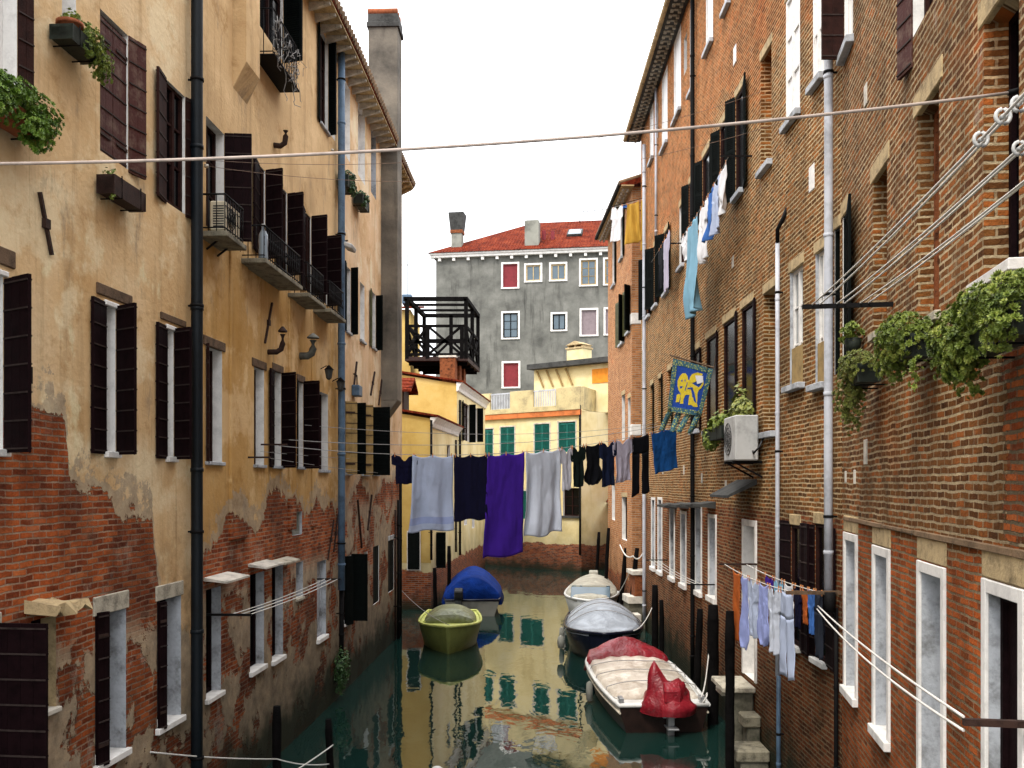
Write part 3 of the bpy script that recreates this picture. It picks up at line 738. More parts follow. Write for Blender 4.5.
# dead vine and string of lights tangled in the top railing
m = MB()
for k in range(26):
    u, y, z = random.uniform(balt[0], balt[1]), -.38, balt[2] + random.uniform(0, .85); pts = []
    for j in range(9):
        pts.append((u, y + random.uniform(-.05, .05), z)); u += random.uniform(-.14, .16); z += random.uniform(-.16, .1)
    m.tube(pts, .006, 4, cap=False)
tag(m.build('dry_vine', 'rope_grey'), 'pale dry vine tangled in the iron railing of the highest balcony', 'vine'); bpy.data.objects['dry_vine'].location = WB.P; bpy.data.objects['dry_vine'].rotation_euler = (0, 0, WB.rot)

# eave over the ochre house and the pink one
def eave(h, u0, u1, z, pr, bracket=.5, bw=.09, bd=.12, tile='roof_tiles', board='pale_stone', bmat='sand_stone', pitch=.32, gutter=None, dentil=False, back=7.0):
    m = MB(); m.prism([(-pr, z), (-pr, z + .05), (back, z + .05 + (back + pr) * pitch), (back, z + (back + pr) * pitch - .02), (.03, z + .0)], u0, u1, 0, Matrix(((0, 1, 0, 0), (1, 0, 0, 0), (0, 0, 1, 0), (0, 0, 0, 1))))
    r = h.part('roof', m, tile)
    t = MB(); u = u0 + .1
    while u < u1:                                   # ends of the cover tiles along the edge
        t.tube([(u, -pr - .05, z + .09), (u, .8, z + .11 + (pr + .8) * pitch)], .085, 8); u += .21
    h.part('edge_tile', t, 'tile_old', parent=r)
    s = MB(); s.box(u0, u1, -pr + .02, .04, z - .045, z - .003); h.part('eave_board', s, board, parent=r)
    b = MB()
    if dentil: b.prism([(-pr + .1, -.047), (-pr + .1, -.048 - bd), (-pr + .18, -.048 - bd), (-pr + .18, -.056), (-.2, -.056), (-.2, -.048 - bd * 1.3), (-.12, -.048 - bd * 1.3), (-.12, -.047)], 0, bw, 0, Matrix(((0, 1, 0, 0), (1, 0, 0, 0), (0, 0, 1, 0), (0, 0, 0, 1))))
    else: b.prism([(-pr + .05, -.047), (-pr + .05, -.1), (0.03, -.05 - bd - .1), (.03, -.047)], 0, bw, 0, Matrix(((0, 1, 0, 0), (1, 0, 0, 0), (0, 0, 1, 0), (0, 0, 0, 1))))
    me = b.mesh('bracket'); me.materials.append(M_[bmat]); u = u0 + .15; bracket = max(bracket, (u1 - u0) / 95)
    while u < u1 - .1:
        o = bpy.data.objects.new('bracket', me); COL.objects.link(o); o.parent = r; o.location = (u, 0, z); u += bracket
    if gutter:
        g = MB(); rr = .075; n = 9
        pass
        pts = [(math.cos(PI + PI * i / n), math.sin(PI + PI * i / n)) for i in range(n + 1)]
        vs = [(u, -pr - .03 + rr * c, z + .03 + rr * s_) for u in (u0, u1) for c, s_ in pts] + [(u, -pr - .03 + (rr - .012) * c, z + .03 + (rr - .012) * s_) for u in (u0, u1) for c, s_ in pts]
        N = n + 1; fs = [(i, i + 1, N + i + 1, N + i) for i in range(n)] + [(2 * N + i, 3 * N + i, 3 * N + i + 1, 2 * N + i + 1) for i in range(n)]
        fs += [(0, N, 3 * N, 2 * N), (n, 2 * N + n, 3 * N + n, N + n)]
        g.add(vs, fs, 0, False); h.part('gutter', g, gutter, parent=r)
    return r
eave(hB, 0, L_B, 15.3, .5, .5, .09, .07, board='sand_stone', bmat='pale_stone')
# satellite bracket by the blue pipe
hB.finish()

# ------------------------------------------------------------------ LEFT: pale pink house with the tall chimney
L_C = WC.L
def uc(px): return WC.u(px)
matC = plaster_wall('plaster_pink', ((.64, .44, .26), (.71, .54, .37), (.50, .31, .145)), L_C, 17.0,
                    [(0, 4.4), (uc(350), 4.6), (uc(362), 5.2), (uc(372), 4.4), (uc(382), 5.1), (uc(392), 5.2), (L_C, 5.6)], low_z=4.6, low_thr=.47, low_pal=(.19, .105, .05), amp=1.6)
hC = House(WC, 'house', 'pale pink plastered house with a tall chimney at the far end of the left row', 'house', -2.0, 15.25, matC, ends=(False, True), extra=['old_white'])
window(hC, 342, 350, 82, 156, .2, 'blind_white', 'white_paint', bars=False); window(hC, 358, 365, 108, 180, .2, 'blind_white', 'white_paint', bars=False)
window(hC, 371, 376, 133, 196, .2, 'old_white', 'old_white', reveal=1, bars=False)
window(hC, 346.5, 350.5, 268, 332, .2, 'glass', near=(172, .3, 'black_green', 'louver'), far=(70, .2, 'black_green', 'louver'), sill=('old_white', .06, .06, .06))
window(hC, 360, 364.5, 284, 341, .2, 'old_white', 'white_paint', reveal=0, sill=('old_white', .06, .06, .06), bars=False)
window(hC, 372, 375.5, 293, 348, .2, 'glass', near=(172, .45, 'olive_wood', 'louver'), far=(70, .22, 'black_green', 'louver'), sill=('old_white', .06, .06, .06))
window(hC, 345, 350, 402, 473, .2, 'glass', near=(60, .3, 'tan_wood'), far=(68, .45, 'black_green', 'louver'), sill=('old_white', .06, .06, .06))
window(hC, 362, 368, 408, 474, .2, 'glass', near=(60, .3, 'tan_wood'), far=(84, .62, 'black_green', 'louver'), sill=('old_white', .06, .06, .06))
window(hC, 372, 378, 412, 474, .2, 'glass', near=(70, .5, 'black_green', 'louver'), far=(82, .3, 'black_green', 'louver'), sill=('old_white', .06, .06, .06))
window(hC, 344, 351, 556, 622, .2, 'glass', near=(30, .3, 'black_green', 'panel'), far=(85, .42, 'black_green', 'panel'), reveal=0, sill=('white_paint', .06, .05, .05))
window(hC, 364, 367.5, 552, 610, .2, 'old_white', 'old_white', reveal=0, bars=False)
window(hC, 373, 379, 546, 603, .1, 'glass', closed=('black_green', 'panel')); window(hC, 388, 394, 540, 591, .1, 'glass', closed=('black_green', 'panel'), lintel=('old_white', .15, .01, .02))
for a in ((353, 388, 356, 362), (370, 395, 374, 372), (378, 405, 381, 380), (361, 548, 357, 500), (367, 530, 371, 495)): tie_bar(hC, *a, w=.05)
pipe(hC, 341.5, .085, 'pipe_blue', 46, 590, out=.14, brk=2.6); pipe(hC, 341.5, .06, 'iron', 590, 660, out=.12)
pipe(hC, 399, .06, 'pipe_blue', 165, 380, out=.12)
pipe(hC, 398.5, .05, 'iron', 500, 640, out=.1); pipe(hC, 400.5, .05, 'iron', 470, 640, out=.1); pipe(hC, 395.5, .035, 'rust_iron', 510, 640, out=.07)
u0 = uc(381); u1 = u0 + .85
zb = WC.uz(390, 405)[1]; m = MB(); matCh = plaster('plaster_chimney', ((.13, .115, .095), (.22, .19, .15), (.05, .046, .04)), .9)
m.box(u0, u1, -.5, .02, zb, 15.2); m.box(u0 + .002, u1 - .002, -.498, .38, 15.2, 18.9)
m.prism([(0.02, zb - .7), (-.5, zb), (0.02, zb)], u0, u1, 0, Matrix(((0, 1, 0, 0), (1, 0, 0, 0), (0, 0, 1, 0), (0, 0, 0, 1))))
ch = hC.part('chimney', m, matCh, .015)
m = MB(); m.box(u0 - .05, u1 + .05, -.55, .43, 18.85, 19.0); m.box(u0 - .02, u1 + .02, -.52, .4, 19.0, 19.25); hC.part('collar', m, 'grey_dark', .01, parent=ch)
m = MB()
for k in range(3): m.tube([(u0 + .05 + k * .28, -.5, 19.33), (u0 + .05 + k * .28, .4, 19.33)], .1, 8)
hC.part('cap_tile', m, 'terracotta', parent=ch)
eave(hC, 0, u0, 15.3, .5, .5, .09, .07, board='sand_stone', bmat='pale_stone'); eave(hC, u1, L_C, 15.3, .42, .5, .1, .14, board='sand_stone')
hC.finish()

# ------------------------------------------------------------------ RIGHT: long brick house (from the white pipe to the far gutter)
L_M = WM.L
matM = brick_wall('brick_long', [(.05, (.04, .016, .005)), (.3, (.12, .050, .014)), (.6, (.24, .098, .025)), (.85, (.42, .14, .032)), (1, (.44, .26, .10))], [(.05, (.04, .012, .007)), (.35, (.13, .036, .014)), (.6, (.25, .066, .022)), (.85, (.33, .11, .04)), (1, (.28, .17, .085))], 4.6, (.68, .51, .29), (.040, .024, .010), .85, .071, .235, side=L_M, upper=12.5)
TOPM = 17.75
hM = House(WM, 'brick_house', 'long brick house on the right bank with rows of shuttered windows', 'house', -2.0, TOPM, matM, ends=(True, False), extra=[matM, 'old_white'])
ST = ('sand_stone', .17, .015, .06); SI = ('old_white', .1, .1, .06)
WHT = dict(pane='blind_white', frame='white_paint', bars=False, rd=.05)
# top row: white closed blinds
for a in ((662, 667.5, 72, 146), (674, 681, 33, 115), (690, 693, 6, 92), (706, 713, -40, 46), (724.5, 730.5, -70, 6), (650, 653.5, 105, 160)):
    window(hM, *a, sill=SI, **WHT)
for a in ((786, 800, -10, 118), (813, 824, -60, 80)): window(hM, *a, sill=SI, lintel=ST, pane='blind_white', frame='white_paint', rd=.05)
window(hM, 834.5, 840, 228, 374, .06, 'glass', 'black_green', lintel=('sand_stone', .17, .012, .03), bars=False)
window(hM, 684, 687, 36, 72, .2, 'glass', 'brick_plain', bars=False); window(hM, 655.5, 658, 105, 140, .2, 'glass', 'brick_plain', bars=False)
window(hM, 745, 752, -140, -40, sill=SI, **WHT); window(hM, 764, 772, -190, -80, sill=SI, **WHT)
# third row
window(hM, 761, 771.5, 52, 166, .25, 'brick_plain', 'brick_plain', reveal=1, bars=False, sill=SI, lintel=ST, label='bricked up window')
for a, nl, fl in (((735.5, 743, 92, 193), (170, .5), (150, .3)), ((720, 727, 122, 205), (170, .45), (150, .3)), ((702.5, 709.5, 153, 220), (170, .42), (150, .3)), ((689, 695, 180, 232), (170, .42), (150, .3)),
                  ((664.5, 668.5, 230, 292), (170, .5), (140, .4)), ((654, 657.5, 244, 305), (170, .5), (140, .4)), ((647, 650, 255, 316), (170, .5), (140, .4))):
    window(hM, *a, rd=.06, bars=False, near=(nl[0], nl[1], 'black_green', 'louver'), far=(fl[0], fl[1], 'black_green', 'louver'), sill=SI, lintel=ST, reveal=1)
window(hM, 679.5, 684, 204, 266, .1, 'mauve_panel', 'brown_wood', lintel=ST, sill=SI)
# second row
window(hM, 764, 775, 290, 432, .25, 'glass', 'brick_plain', reveal=1, bars=False, sill=SI, lintel=ST)
for a in ((790, 803, 268, 385), (815.5, 826, 250, 384)):
    wo_, q = window(hM, *a, rd=.1, pane='glass_sky', frame='white_paint', sill=('old_white', .09, .12, .1), lintel=ST, reveal=2)
    m = MB(); m.box(q[0] + .03, q[1] - .03, .02, .06, q[2] + .01, q[2] + .62); hM.part('lower_panel', m, 'tan_wood', .005, parent=wo_)
for a in ((741, 753, 305, 432), (723, 735, 320, 430), (706, 716, 336, 430), (692.5, 699.5, 350, 430)):
    window(hM, *a, rd=.07, bars=False, near=(170, .28, 'purple_wood', 'plank'), reveal=1, lintel=ST, sill=SI)
for a in ((667.5, 671.5, 370, 440), (658.5, 661.5, 378, 445), (650.5, 653, 385, 450)):
    window(hM, *a, rd=.25, pane='glass', frame='brown_wood', lintel=ST, reveal=1, near=(170, .3, 'black_green', 'louver'))
# lower row with white stone frames
SU = ('white_paint', .085, .025)
for a in ((652, 655, 500, 567), (658.5, 662, 500, 571), (670.5, 674.5, 508, 577), (681.5, 686, 514, 584), (696, 701.5, 508, 591), (709.5, 716, 518, 597)):
    window(hM, *a, rd=.2, pane='glass', frame='white_paint', surround=SU, sill=('white_paint', .12, .08, .1), reveal=2, bars=False)
for k, xa in enumerate((669, 681, 694, 708)):       # short dark canopies over them
    xb = xa + 7; u0, u1 = WM.u(xa), WM.u(xb); z = WM.uz((xa + xb) / 2, 503 - k * .6)[1]
    m = MB(); m.prism([(.02, z), (-.34, z - .06), (-.34, z - .12), (.02, z - .16)], min(u0, u1) - .1, max(u0, u1) + .1, 0, Matrix(((0, 1, 0, 0), (1, 0, 0, 0), (0, 0, 1, 0), (0, 0, 0, 1)))); hM.part('canopy', m, 'grey_dark')
# door on the water steps
wo_, qd = window(hM, 744.5, 755.5, 526, 678, .25, 'old_white', 'white_paint', surround=('white_paint', .12, .03), reveal=0, name='water_door', bars=False)
m = MB()
for k in range(12): m.box(qd[0] + .12, qd[1] - .12, .215, .24, qd[3] - .25 - k * .055, qd[3] - .22 - k * .055)
hM.part('louver', m, 'grey_dark', parent=wo_)
# two wide windows with dark plank shutters standing open above the laundry
window(hM, 791, 800, 525, 645, .06, 'glass', bars=False, near=(174, .62, 'purple_wood', 'plank'), far=(174, .55, 'purple_wood', 'plank'), reveal=1, sill=('white_paint', .08, .08, .06), lintel=ST)
window(hM, 815, 826, 524, 660, .06, 'glass', bars=False, near=(174, .5, 'purple_wood', 'plank'), far=(174, .5, 'purple_wood', 'plank'), reveal=1, sill=('white_paint', .08, .08, .06), lintel=ST)
# slanting awning by the door
u0, u1, z0, z1 = hM.rect(737, 757, 484, 496); m = MB(); m.prism([(.02, z1 + .1), (-.55, z0 + .02), (-.55, z0 - .03), (.02, z1)], u0, u1, 0, Matrix(((0, 1, 0, 0), (1, 0, 0, 0), (0, 0, 1, 0), (0, 0, 0, 1)))); hM.part('awning', m, 'grey_dark')
# white blocks set into the brick
for px, py, s_ in ((735, 55, .3), (812, 178, .32), (733, 262, .2), (702, 478, .2), (684, 470, .2), (663, 470, .22), (726, 486, .2), (642.8, 345, .3), (642.8, 430, .3)):
    u, z = WM.uz(px, py); m = MB(); m.box(u - s_ * .4, u + s_ * .4, -.012, .05, z - s_ * .6, z + s_ * .6); hM.part('stone_block', m, 'white_paint' if s_ > .25 else 'pale_stone', .006)
# pipes
pipe(hM, 828.5, .060, 'pipe_white', 0, 588, z=(3.55, TOPM - .1), out=.12, brk=2.2); pipe(hM, 830, .075, 'iron', 0, 0, z=(3.35, 3.62), out=.16, name='pipe_shoe'); pipe(hM, 836, .03, 'iron', 0, 0, z=(.1, 3.4), out=.06)
pipe(hM, 777.5, .036, 'pipe_white', 242, 676, out=.09, brk=1.9); pipe(hM, 778.5, .036, 'pipe_blue', 676, 800, out=.09, brk=1.9)
pipe(hM, 692.5, .055, 'iron', 0, 0, z=(.2, TOPM - .1), out=.09, brk=2.5)
pipe(hM, 644.2, .06, 'pipe_white', 0, 0, z=(.3, TOPM - .9), out=.1, brk=2.5); pipe(hM, 656, .04, 'pipe_white', 85, 250, out=.07)
a = WM.uz(777.5, 242, .09); b = WM.uz(785, 208, .02); m = MB(); m.tube([(a[0], -.09, a[1] - .05), (a[0] + .04, -.1, a[1] + .2), (b[0] - .02, -.06, b[1] - .2), (b[0], .02, b[1])], .035, 8); hM.part('cable_hose', m, 'iron')
eave(hM, -.5, L_M + .4, TOPM, .5, .30, .10, .06, dentil=True, bmat='stone', board='grey_dark', gutter='sand_stone')
hM.finish()

# ------------------------------------------------------------------ RIGHT: near brick house
L_N = WN.L
def un(px): return WN.u(px)
matN = brick_wall('brick_near', [(.05, (.038, .015, .006)), (.3, (.115, .044, .014)), (.6, (.215, .084, .023)), (.85, (.40, .115, .026)), (1, (.38, .21, .08))], [(.05, (.09, .024, .009)), (.3, (.26, .062, .015)), (.6, (.45, .10, .021)), (.85, (.54, .14, .034)), (1, (.44, .22, .09))],
                  4.55, (.56, .43, .26), (.040, .025, .011), .85, .070, .225, patch=(un(1004), 4.72, 6.3, [(.05, (.11, .026, .010)), (.35, (.20, .045, .012)), (.6, (.35, .082, .02)), (.85, (.44, .13, .036)), (1, (.40, .2, .09))]))
hN = House(WN, 'brick_house', 'brown brick house at the near right with tall white stone window frames', 'house', -2.0, TOPM, matN, ends=(False, True), extra=[matN, 'old_white'])
STN = ('sand_stone', .2, .012, .12)
window(hN, 984, 1019, -2, 272, .22, 'glass', 'purple_wood', reveal=1, lintel=STN, sill=('white_paint', .08, .1, .1))
window(hN, 917, 939, 99, 318, .2, 'glass', 'brick_plain', reveal=1, lintel=STN, sill=('stone', .08, .05, .05), bars=False)
window(hN, 873, 887, 172, 330, .2, 'glass', 'brick_plain', reveal=1, lintel=STN, sill=('stone', .08, .05, .05), bars=False)
window(hN, 842.8, 847, 214, 368, .06, 'glass', 'black_green', near=(172, .78, 'black_green', 'louver'), lintel=STN, bars=False)
window(hM, 835, 840.5, 226, 374, .06, 'glass', 'black_green', near=None, lintel=('sand_stone', .17, .012, .03), bars=False) if False else None
window(hN, 844.5, 853, -40, 46, .1, 'blind_white', 'white_paint', far=(80, .3, 'brown_wood'), sill=('old_white', .1, .1, .06))
window(hN, 913, 934, -140, 18, .15, 'glass', 'brown_wood', far=(168, .32, 'weathered_red', 'plank', -.25), lintel=STN)
window(hN, 1040, 1100, -120, 220, .2, 'glass', 'purple_wood', reveal=1, lintel=STN)
SUN_ = ('white_paint', .1, .025)
for i, a in enumerate(((846, 856.5, 541, 692), (875.5, 888.5, 556, 733), (921.5, 943, 575, 800), (988.5, 1021, 598, 860))):
    window(hN, *a, rd=.24 if i < 3 else .13, pane='old_white' if i < 2 else 'purple_wood', frame='old_white' if i < 2 else 'purple_wood', surround=SUN_, sill=('white_paint', .1, .07, .1), bars=False, reveal=2)
    u0, u1, z0, z1 = hN.rect(*a); m = MB(); m.box(u0 - .12, u1 + .12, -.014, .05, z1 + .11, z1 + .32); hN.part('lintel', m, 'sand_stone', .01)
# ledge, broken in places
m = MB(); x = 0
uA, zA = WN.uz(850, 519); zl = zA
u = un(845)
while u < L_N - .2:
    w = random.uniform(.7, 1.5); m.box(u, min(u + w - random.uniform(.0, .03), L_N), -random.uniform(.022, .04), .04, zl - .03 + random.uniform(-.008, .008), zl + .02 + random.uniform(-.01, .01)); u += w
hN.part('string_course', m, 'tile_old', .006)
for px, py, s_ in ((866, 452, .3), (855, 477, .18), (846, 477, .16), (866, 95, .26)):
    u, z = WN.uz(px, py); m = MB(); m.box(u - s_ * .3, u + s_ * .3, -.012, .05, z - s_ * .5, z + s_ * .5); hN.part('stone_block', m, 'pale_stone', .006)
eave(hN, .1, L_N, TOPM, .5, .30, .10, .06, dentil=True, bmat='stone', board='grey_dark', gutter='sand_stone')
hN.finish()

# ------------------------------------------------------------------ RIGHT: far orange brick house
matR = brick_wall('brick_far', [(.05, (.16, .06, .022)), (.3, (.36, .14, .05)), (.6, (.50, .21, .08)), (.85, (.56, .27, .11)), (1, (.55, .36, .19))], RED_BRICK, 1.4, (.5, .38, .26), (.2, .11, .06), .3, .082, .25)
hR = House(WR, 'brick_house', 'orange brick house further along the right bank, stepping slightly into the canal', 'house', -2.0, 16.05, matR, ends=(True, True), extra=[matR])
for a in ((620.5, 623, 205, 258), (612.5, 615, 240, 285)): window(hR, *a, rd=.2, pane='glass', frame='brown_wood', near=(170, .5, 'black_green', 'louver'), sill=SI)
window(hR, 620, 624, 298, 343, .2, 'glass', near=(140, .4, 'black_green', 'louver'), far=(170, .6, 'olive_wood', 'louver'), sill=SI)
window(hR, 627, 630, 288, 332, .2, 'glass', near=(140, .4, 'black_green', 'louver'), far=(172, .6, 'olive_wood', 'louver'), sill=SI)
for a in ((622, 625, 395, 440), (628, 630.5, 398, 452), (622, 627, 497, 540), (612, 615, 480, 520)): window(hR, *a, rd=.2, pane='glass', frame='brown_wood', lintel=ST)
m = MB()
for zz in (6.9, 11.0): m.box(WR.L - .35, WR.L + .02, -.03, .45, zz, zz + .4)
hR.part('quoin_block', m, 'white_paint', .01)
eave(hR, -.4, WR.L + .25, 16.05, .45, .4, .12, .1, dentil=True, bmat='pale_stone', board='sand_stone', gutter='iron')
hR.finish()

matY = plaster('plaster_yellow', ((.56, .39, .12), (.61, .46, .18), (.46, .30, .075)), .3)
matYc = plaster('plaster_cream', ((.70, .59, .32), (.75, .66, .42), (.58, .46, .22)), .35, RED_BRICK, 1.55)
matYm = plaster('plaster_mustard', ((.36, .26, .06), (.42, .31, .09), (.26, .18, .04)), .45, RED_BRICK, 1.2)
matG = plaster('plaster_grey', ((.135, .135, .122), (.20, .198, .18), (.070, .070, .064)), .75)
matPk = plaster('plaster_rose', ((.50, .36, .22), (.55, .42, .28), (.40, .26, .15)), .4, RED_BRICK, 2.1)

XZ = Matrix(((0, 1, 0, 0), (1, 0, 0, 0), (0, 0, 1, 0), (0, 0, 0, 1)))
# near yellow house on the left bank, beyond the long row
def canal_house(name, label, P, Q, ztop, rake_px, mat, wins, back=7.0, cornice='white_paint', far_end=True, slope=.17):
    w = Wall(P, Q, 'L'); h = House(w, name, label, 'house', -2.0, ztop, mat, back, ends=(False, far_end))
    for a, k in wins: window(h, *a, **k)
    # gable end facing the bridge, its rake falling to the canal
    m = MB(); m.add([(0, 0, -2), (0, back, -2), (0, back, ztop + back * slope), (0, 0, ztop)], [(0, 1, 2, 3)]); h.part('gable_wall', m, mat)
    m = MB(); m.prism([(-.32, ztop + .06), (-.32, ztop + .14), (back, ztop + .16 + back * slope), (back, ztop + .05 + back * slope)], -.16, w.L + .1, 0, XZ); r = h.part('roof', m, 'roof_tiles')
    m = MB(); m.prism([(-.30, ztop + .055), (-.20, ztop - .06), (-.12, ztop - .18), (-.08, ztop - .34), (.02, ztop - .38), (.02, ztop + .055)], -.1, w.L + .06, 0, XZ); h.part('cornice', m, cornice, .01)
    return h
yP = ((431 - CX) / F * 38.5, 38.5); yQ = ((457 - CX) / F * 46, 46); zQ = ((485 - CX) / F * 57, 57)
h1 = canal_house('house', 'small yellow house with white cornice right behind the tall chimney house', yP, yQ, 7.75, None, matYc, [
    ((436, 441, 533, 566), dict(rd=.15, near=(80, .4, 'black_green', 'louver'))), ((447, 450, 445, 470), dict(rd=.15))])
W1 = h1.w
m = MB()
ga = at(420, 531, 38); 
h1.part('upper_gable_coat', MB().quad((-.012, .0, 1.9), (-.012, 5.0, 1.9), (-.012, 5.0, 7.75 + 5 * .17), (-.012, 0, 7.75)), matY)
m = MB(); m.box(-.05, .0, .42, .98, 1.6, 3.2); o = h1.part('window', m, 'white_paint', label='window on the gable end'); m = MB(); m.box(-.09, -.045, .46, .94, 1.64, 3.16); h1.part('shutter', m, 'black_green', parent=o)
pipe(h1, 431.3, .05, 'iron', 420, 560, out=.09); pipe(h1, 456, .05, 'iron', 440, 552, out=.08)
# dormer with its own tiles
d = MB(); d.box(.2, 1.3, 1.15, 2.0, 7.9, 8.95); dm = h1.part('dormer', d, 'trough_brown', .01)
d = MB(); d.prism([(.75, 9.5), (-.05, 8.95), (-.05, 8.85), (.75, 9.36), (1.55, 8.85), (1.55, 8.95)], .8, 2.6, 0, Matrix(((1, 0, 0, 0), (0, 1, 0, 0), (0, 0, 1, 0), (0, 0, 0, 1)))); h1.part('roof', d, 'roof_tiles', parent=dm)
d = MB(); d.box(.18, .202, 1.25, 1.85, 8.05, 8.8); h1.part('window', d, 'glass', parent=dm)
h1.finish()
h2 = canal_house('house', 'taller yellow house with white cornice carrying the wooden roof terrace', yQ, zQ, 9.95, None, matYc, [
    ((463.5, 469, 404, 441), dict(rd=.15, near=(172, .7, 'black_green', 'louver'), far=(84, .35, 'black_green', 'louver'))), ((474, 477, 408, 441), dict(rd=.15, far=(84, .35, 'black_green', 'louver'))),
    ((464, 467, 505, 525), dict(rd=.15, frame='white_paint', pane='old_white')), ((472, 474.5, 505, 528), dict(rd=.15, frame='white_paint'))], far_end=True)
h2.part('upper_gable_coat', MB().quad((-.012, .0, 3), (-.012, 6.5, 3), (-.012, 6.5, 9.95 + 6.5 * .17), (-.012, 0, 9.95)), matY)
pipe(h2, 460, .06, 'iron', 400, 555, out=.1)
m = MB(); m.tube([(-.08, 3.3, 6.5), (-.08, 3.3, 9.3)], .08, 10); m.lathe([(.16, 9.3), (.16, 9.5), (.05, 9.55)], (-.08, 3.3, 0), 10); h2.part('drainpipe', m, 'iron')
for k in range(3):                                  # brick piers under the terrace
    m = MB(); y = .25; m.box(.05 + k * 1.5, .75 + k * 1.5, .1, .85, 9.9, 11.25); c_ = h2.part('chimney', m, 'brick_plain', .01); m = MB(); m.box(0 + k * 1.5, .8 + k * 1.5, .05, .9, 11.25, 11.34); h2.part('cap', m, 'pale_stone', parent=c_)
h2.finish()
# yellow stair tower behind
tw = Wall(((396 - CX) / F * 49, 49), ((410.5 - CX) / F * 49, 49)); ht = House(tw, 'house', 'narrow yellow house top behind the wooden roof terrace', 'house', 8, 14.1, matY, 5, ends=(True, True)); ht.finish()
m = MB(); m.prism([(-.3, 14.1), (-.3, 14.2), (5, 15.2), (5, 15.1)], -.2, tw.L + .25, 0, XZ); ht.part('roof', m, 'roof_tiles')
m = MB(); m.box(.25, .75, .5, 1.3, 14.5, 15.0); ht.part('water_tank', m, 'pipe_blue', .03); m = MB(); m.tube([(.5, .9, 15), (.5, .9, 17.2)], .02, 5); m.tube([(.2, .9, 16.6), (.8, .9, 16.6)], .012, 5); ht.part('antenna', m, 'iron')

# wooden roof terrace
Ya = 46.6
tl = at(407, 361, Ya); tr = at(466, 361, Ya); dx = tr.x - tl.x; zb = tl.z; zt = at(407, 299, Ya).z; zr = at(407, 326, Ya).z; dep = 4.6; skew = .42
T = thing('roof_terrace', 'dark timber roof terrace with crossed railings standing on brick piers', 'roof terrace', (tl.x, Ya, 0), 0)
def tp(u, v, z): return Vector((u * dx + v * skew, v * dep, z))
m = MB(); m.prism([(0, 0)], 0, 0) if False else None
m.add([tp(-.03, -.02, zb), tp(1.03, -.02, zb), tp(1.03, 1.02, zb), tp(-.03, 1.02, zb), tp(-.03, -.02, zb + .2), tp(1.03, -.02, zb + .2), tp(1.03, 1.02, zb + .2), tp(-.03, 1.02, zb + .2)],
      [(0, 1, 2, 3), (4, 5, 6, 7), (0, 1, 5, 4), (1, 2, 6, 5), (2, 3, 7, 6), (3, 0, 4, 7)]); m.build('deck', 'trough_brown', T)
m = MB()
for k in range(4): m.bar(tp(0, .1 + .27 * k, zb - .09), tp(1, .1 + .27 * k, zb - .09), .12, .16)
m.build('joist', 'pole_wood', T)
for (a, b) in ((0, 0), (.35, 0), (1, 0), (.93, .0), (1, .5), (1, 1), (0, .5), (0, 1), (.5, 1)):
    m = MB(); top = zt if (a, b) not in ((.35, 0), (.93, 0)) else zr; m.bar(tp(a, b, zb + .1), tp(a, b, top), .19); m.build('post', 'pole_wood', T)
m = MB()
for z in (zt,): 
    for a, b in (((-.06, 0), (1.03, 0)), ((1, -.02), (1, 1.02)), ((0, -.02), (0, 1.02)), ((-.03, 1), (1.03, 1))): m.bar(tp(*a, z), tp(*b, z), .19, .19)
for v in (.33, .66): m.bar(tp(-.02, v, zt), tp(1.02, v, zt), .1, .12)
m.build('pergola_beam', 'pole_wood', T)
m = MB()
for z in (zr, zb + .32, (zr + zb) / 2 + .08):
    for a, b in (((0, 0), (1, 0)), ((1, 0), (1, 1)), ((0, 0), (0, 1)), ((0, 1), (1, 1))): m.bar(tp(*a, z), tp(*b, z), .1, .13)
for a, b, lo in (((0, 0), (.35, 0), 1), ((.35, 0), (.93, 0), 0), ((1, 0), (1, .5), 0), ((1, .5), (1, 1), 0), ((0, 0), (0, .5), 0), ((0, 1), (.5, 1), 0), ((.5, 1), (1, 1), 0)):
    m.bar(tp(*a, zb + .3), tp(*b, zr), .1, .12); m.bar(tp(*b, zb + .3), tp(*a, zr), .1, .12)
m.build('railing', 'pole_wood', T)

# ------------------------------------------------------------------ yellow house closing the canal
E0 = ((474 - CX) / F * 60.4, 60.4); E1 = ((581.5 - CX) / F * 55, 55); E2 = ((608.5 - CX) / F * 60.5, 60.5)
WE = Wall(E0, E1, 'F'); WE2 = Wall(E1, E2, 'F')
hE = House(WE, 'house', 'pale yellow house with green shutters closing the end of the canal', 'house', -2, 9.35, matYc, 8, ends=(True, True))
GS = dict(rd=.12, pane='glass', surround=('pale_stone', .08, .02))
for a in ((481.5, 493, 429, 457), (500.5, 514.5, 427, 456), (534.5, 549.5, 424, 453.5), (558.5, 575.5, 422, 452), (521, 543, 491, 519), (499, 513, 493, 519)):
    window(hE, *a, closed=('teal_wood', 'louver'), **GS)
window(hE, 563, 579, 488, 516, rd=.2, pane='glass', frame='brown_wood', sill=('grey_dark', .12, .12, .1))
m = MB(); m.box(-.1, WE.L + .0, -.16, .02, 9.1, 9.42); hE.part('string_course', m, 'orange_paint', .01)
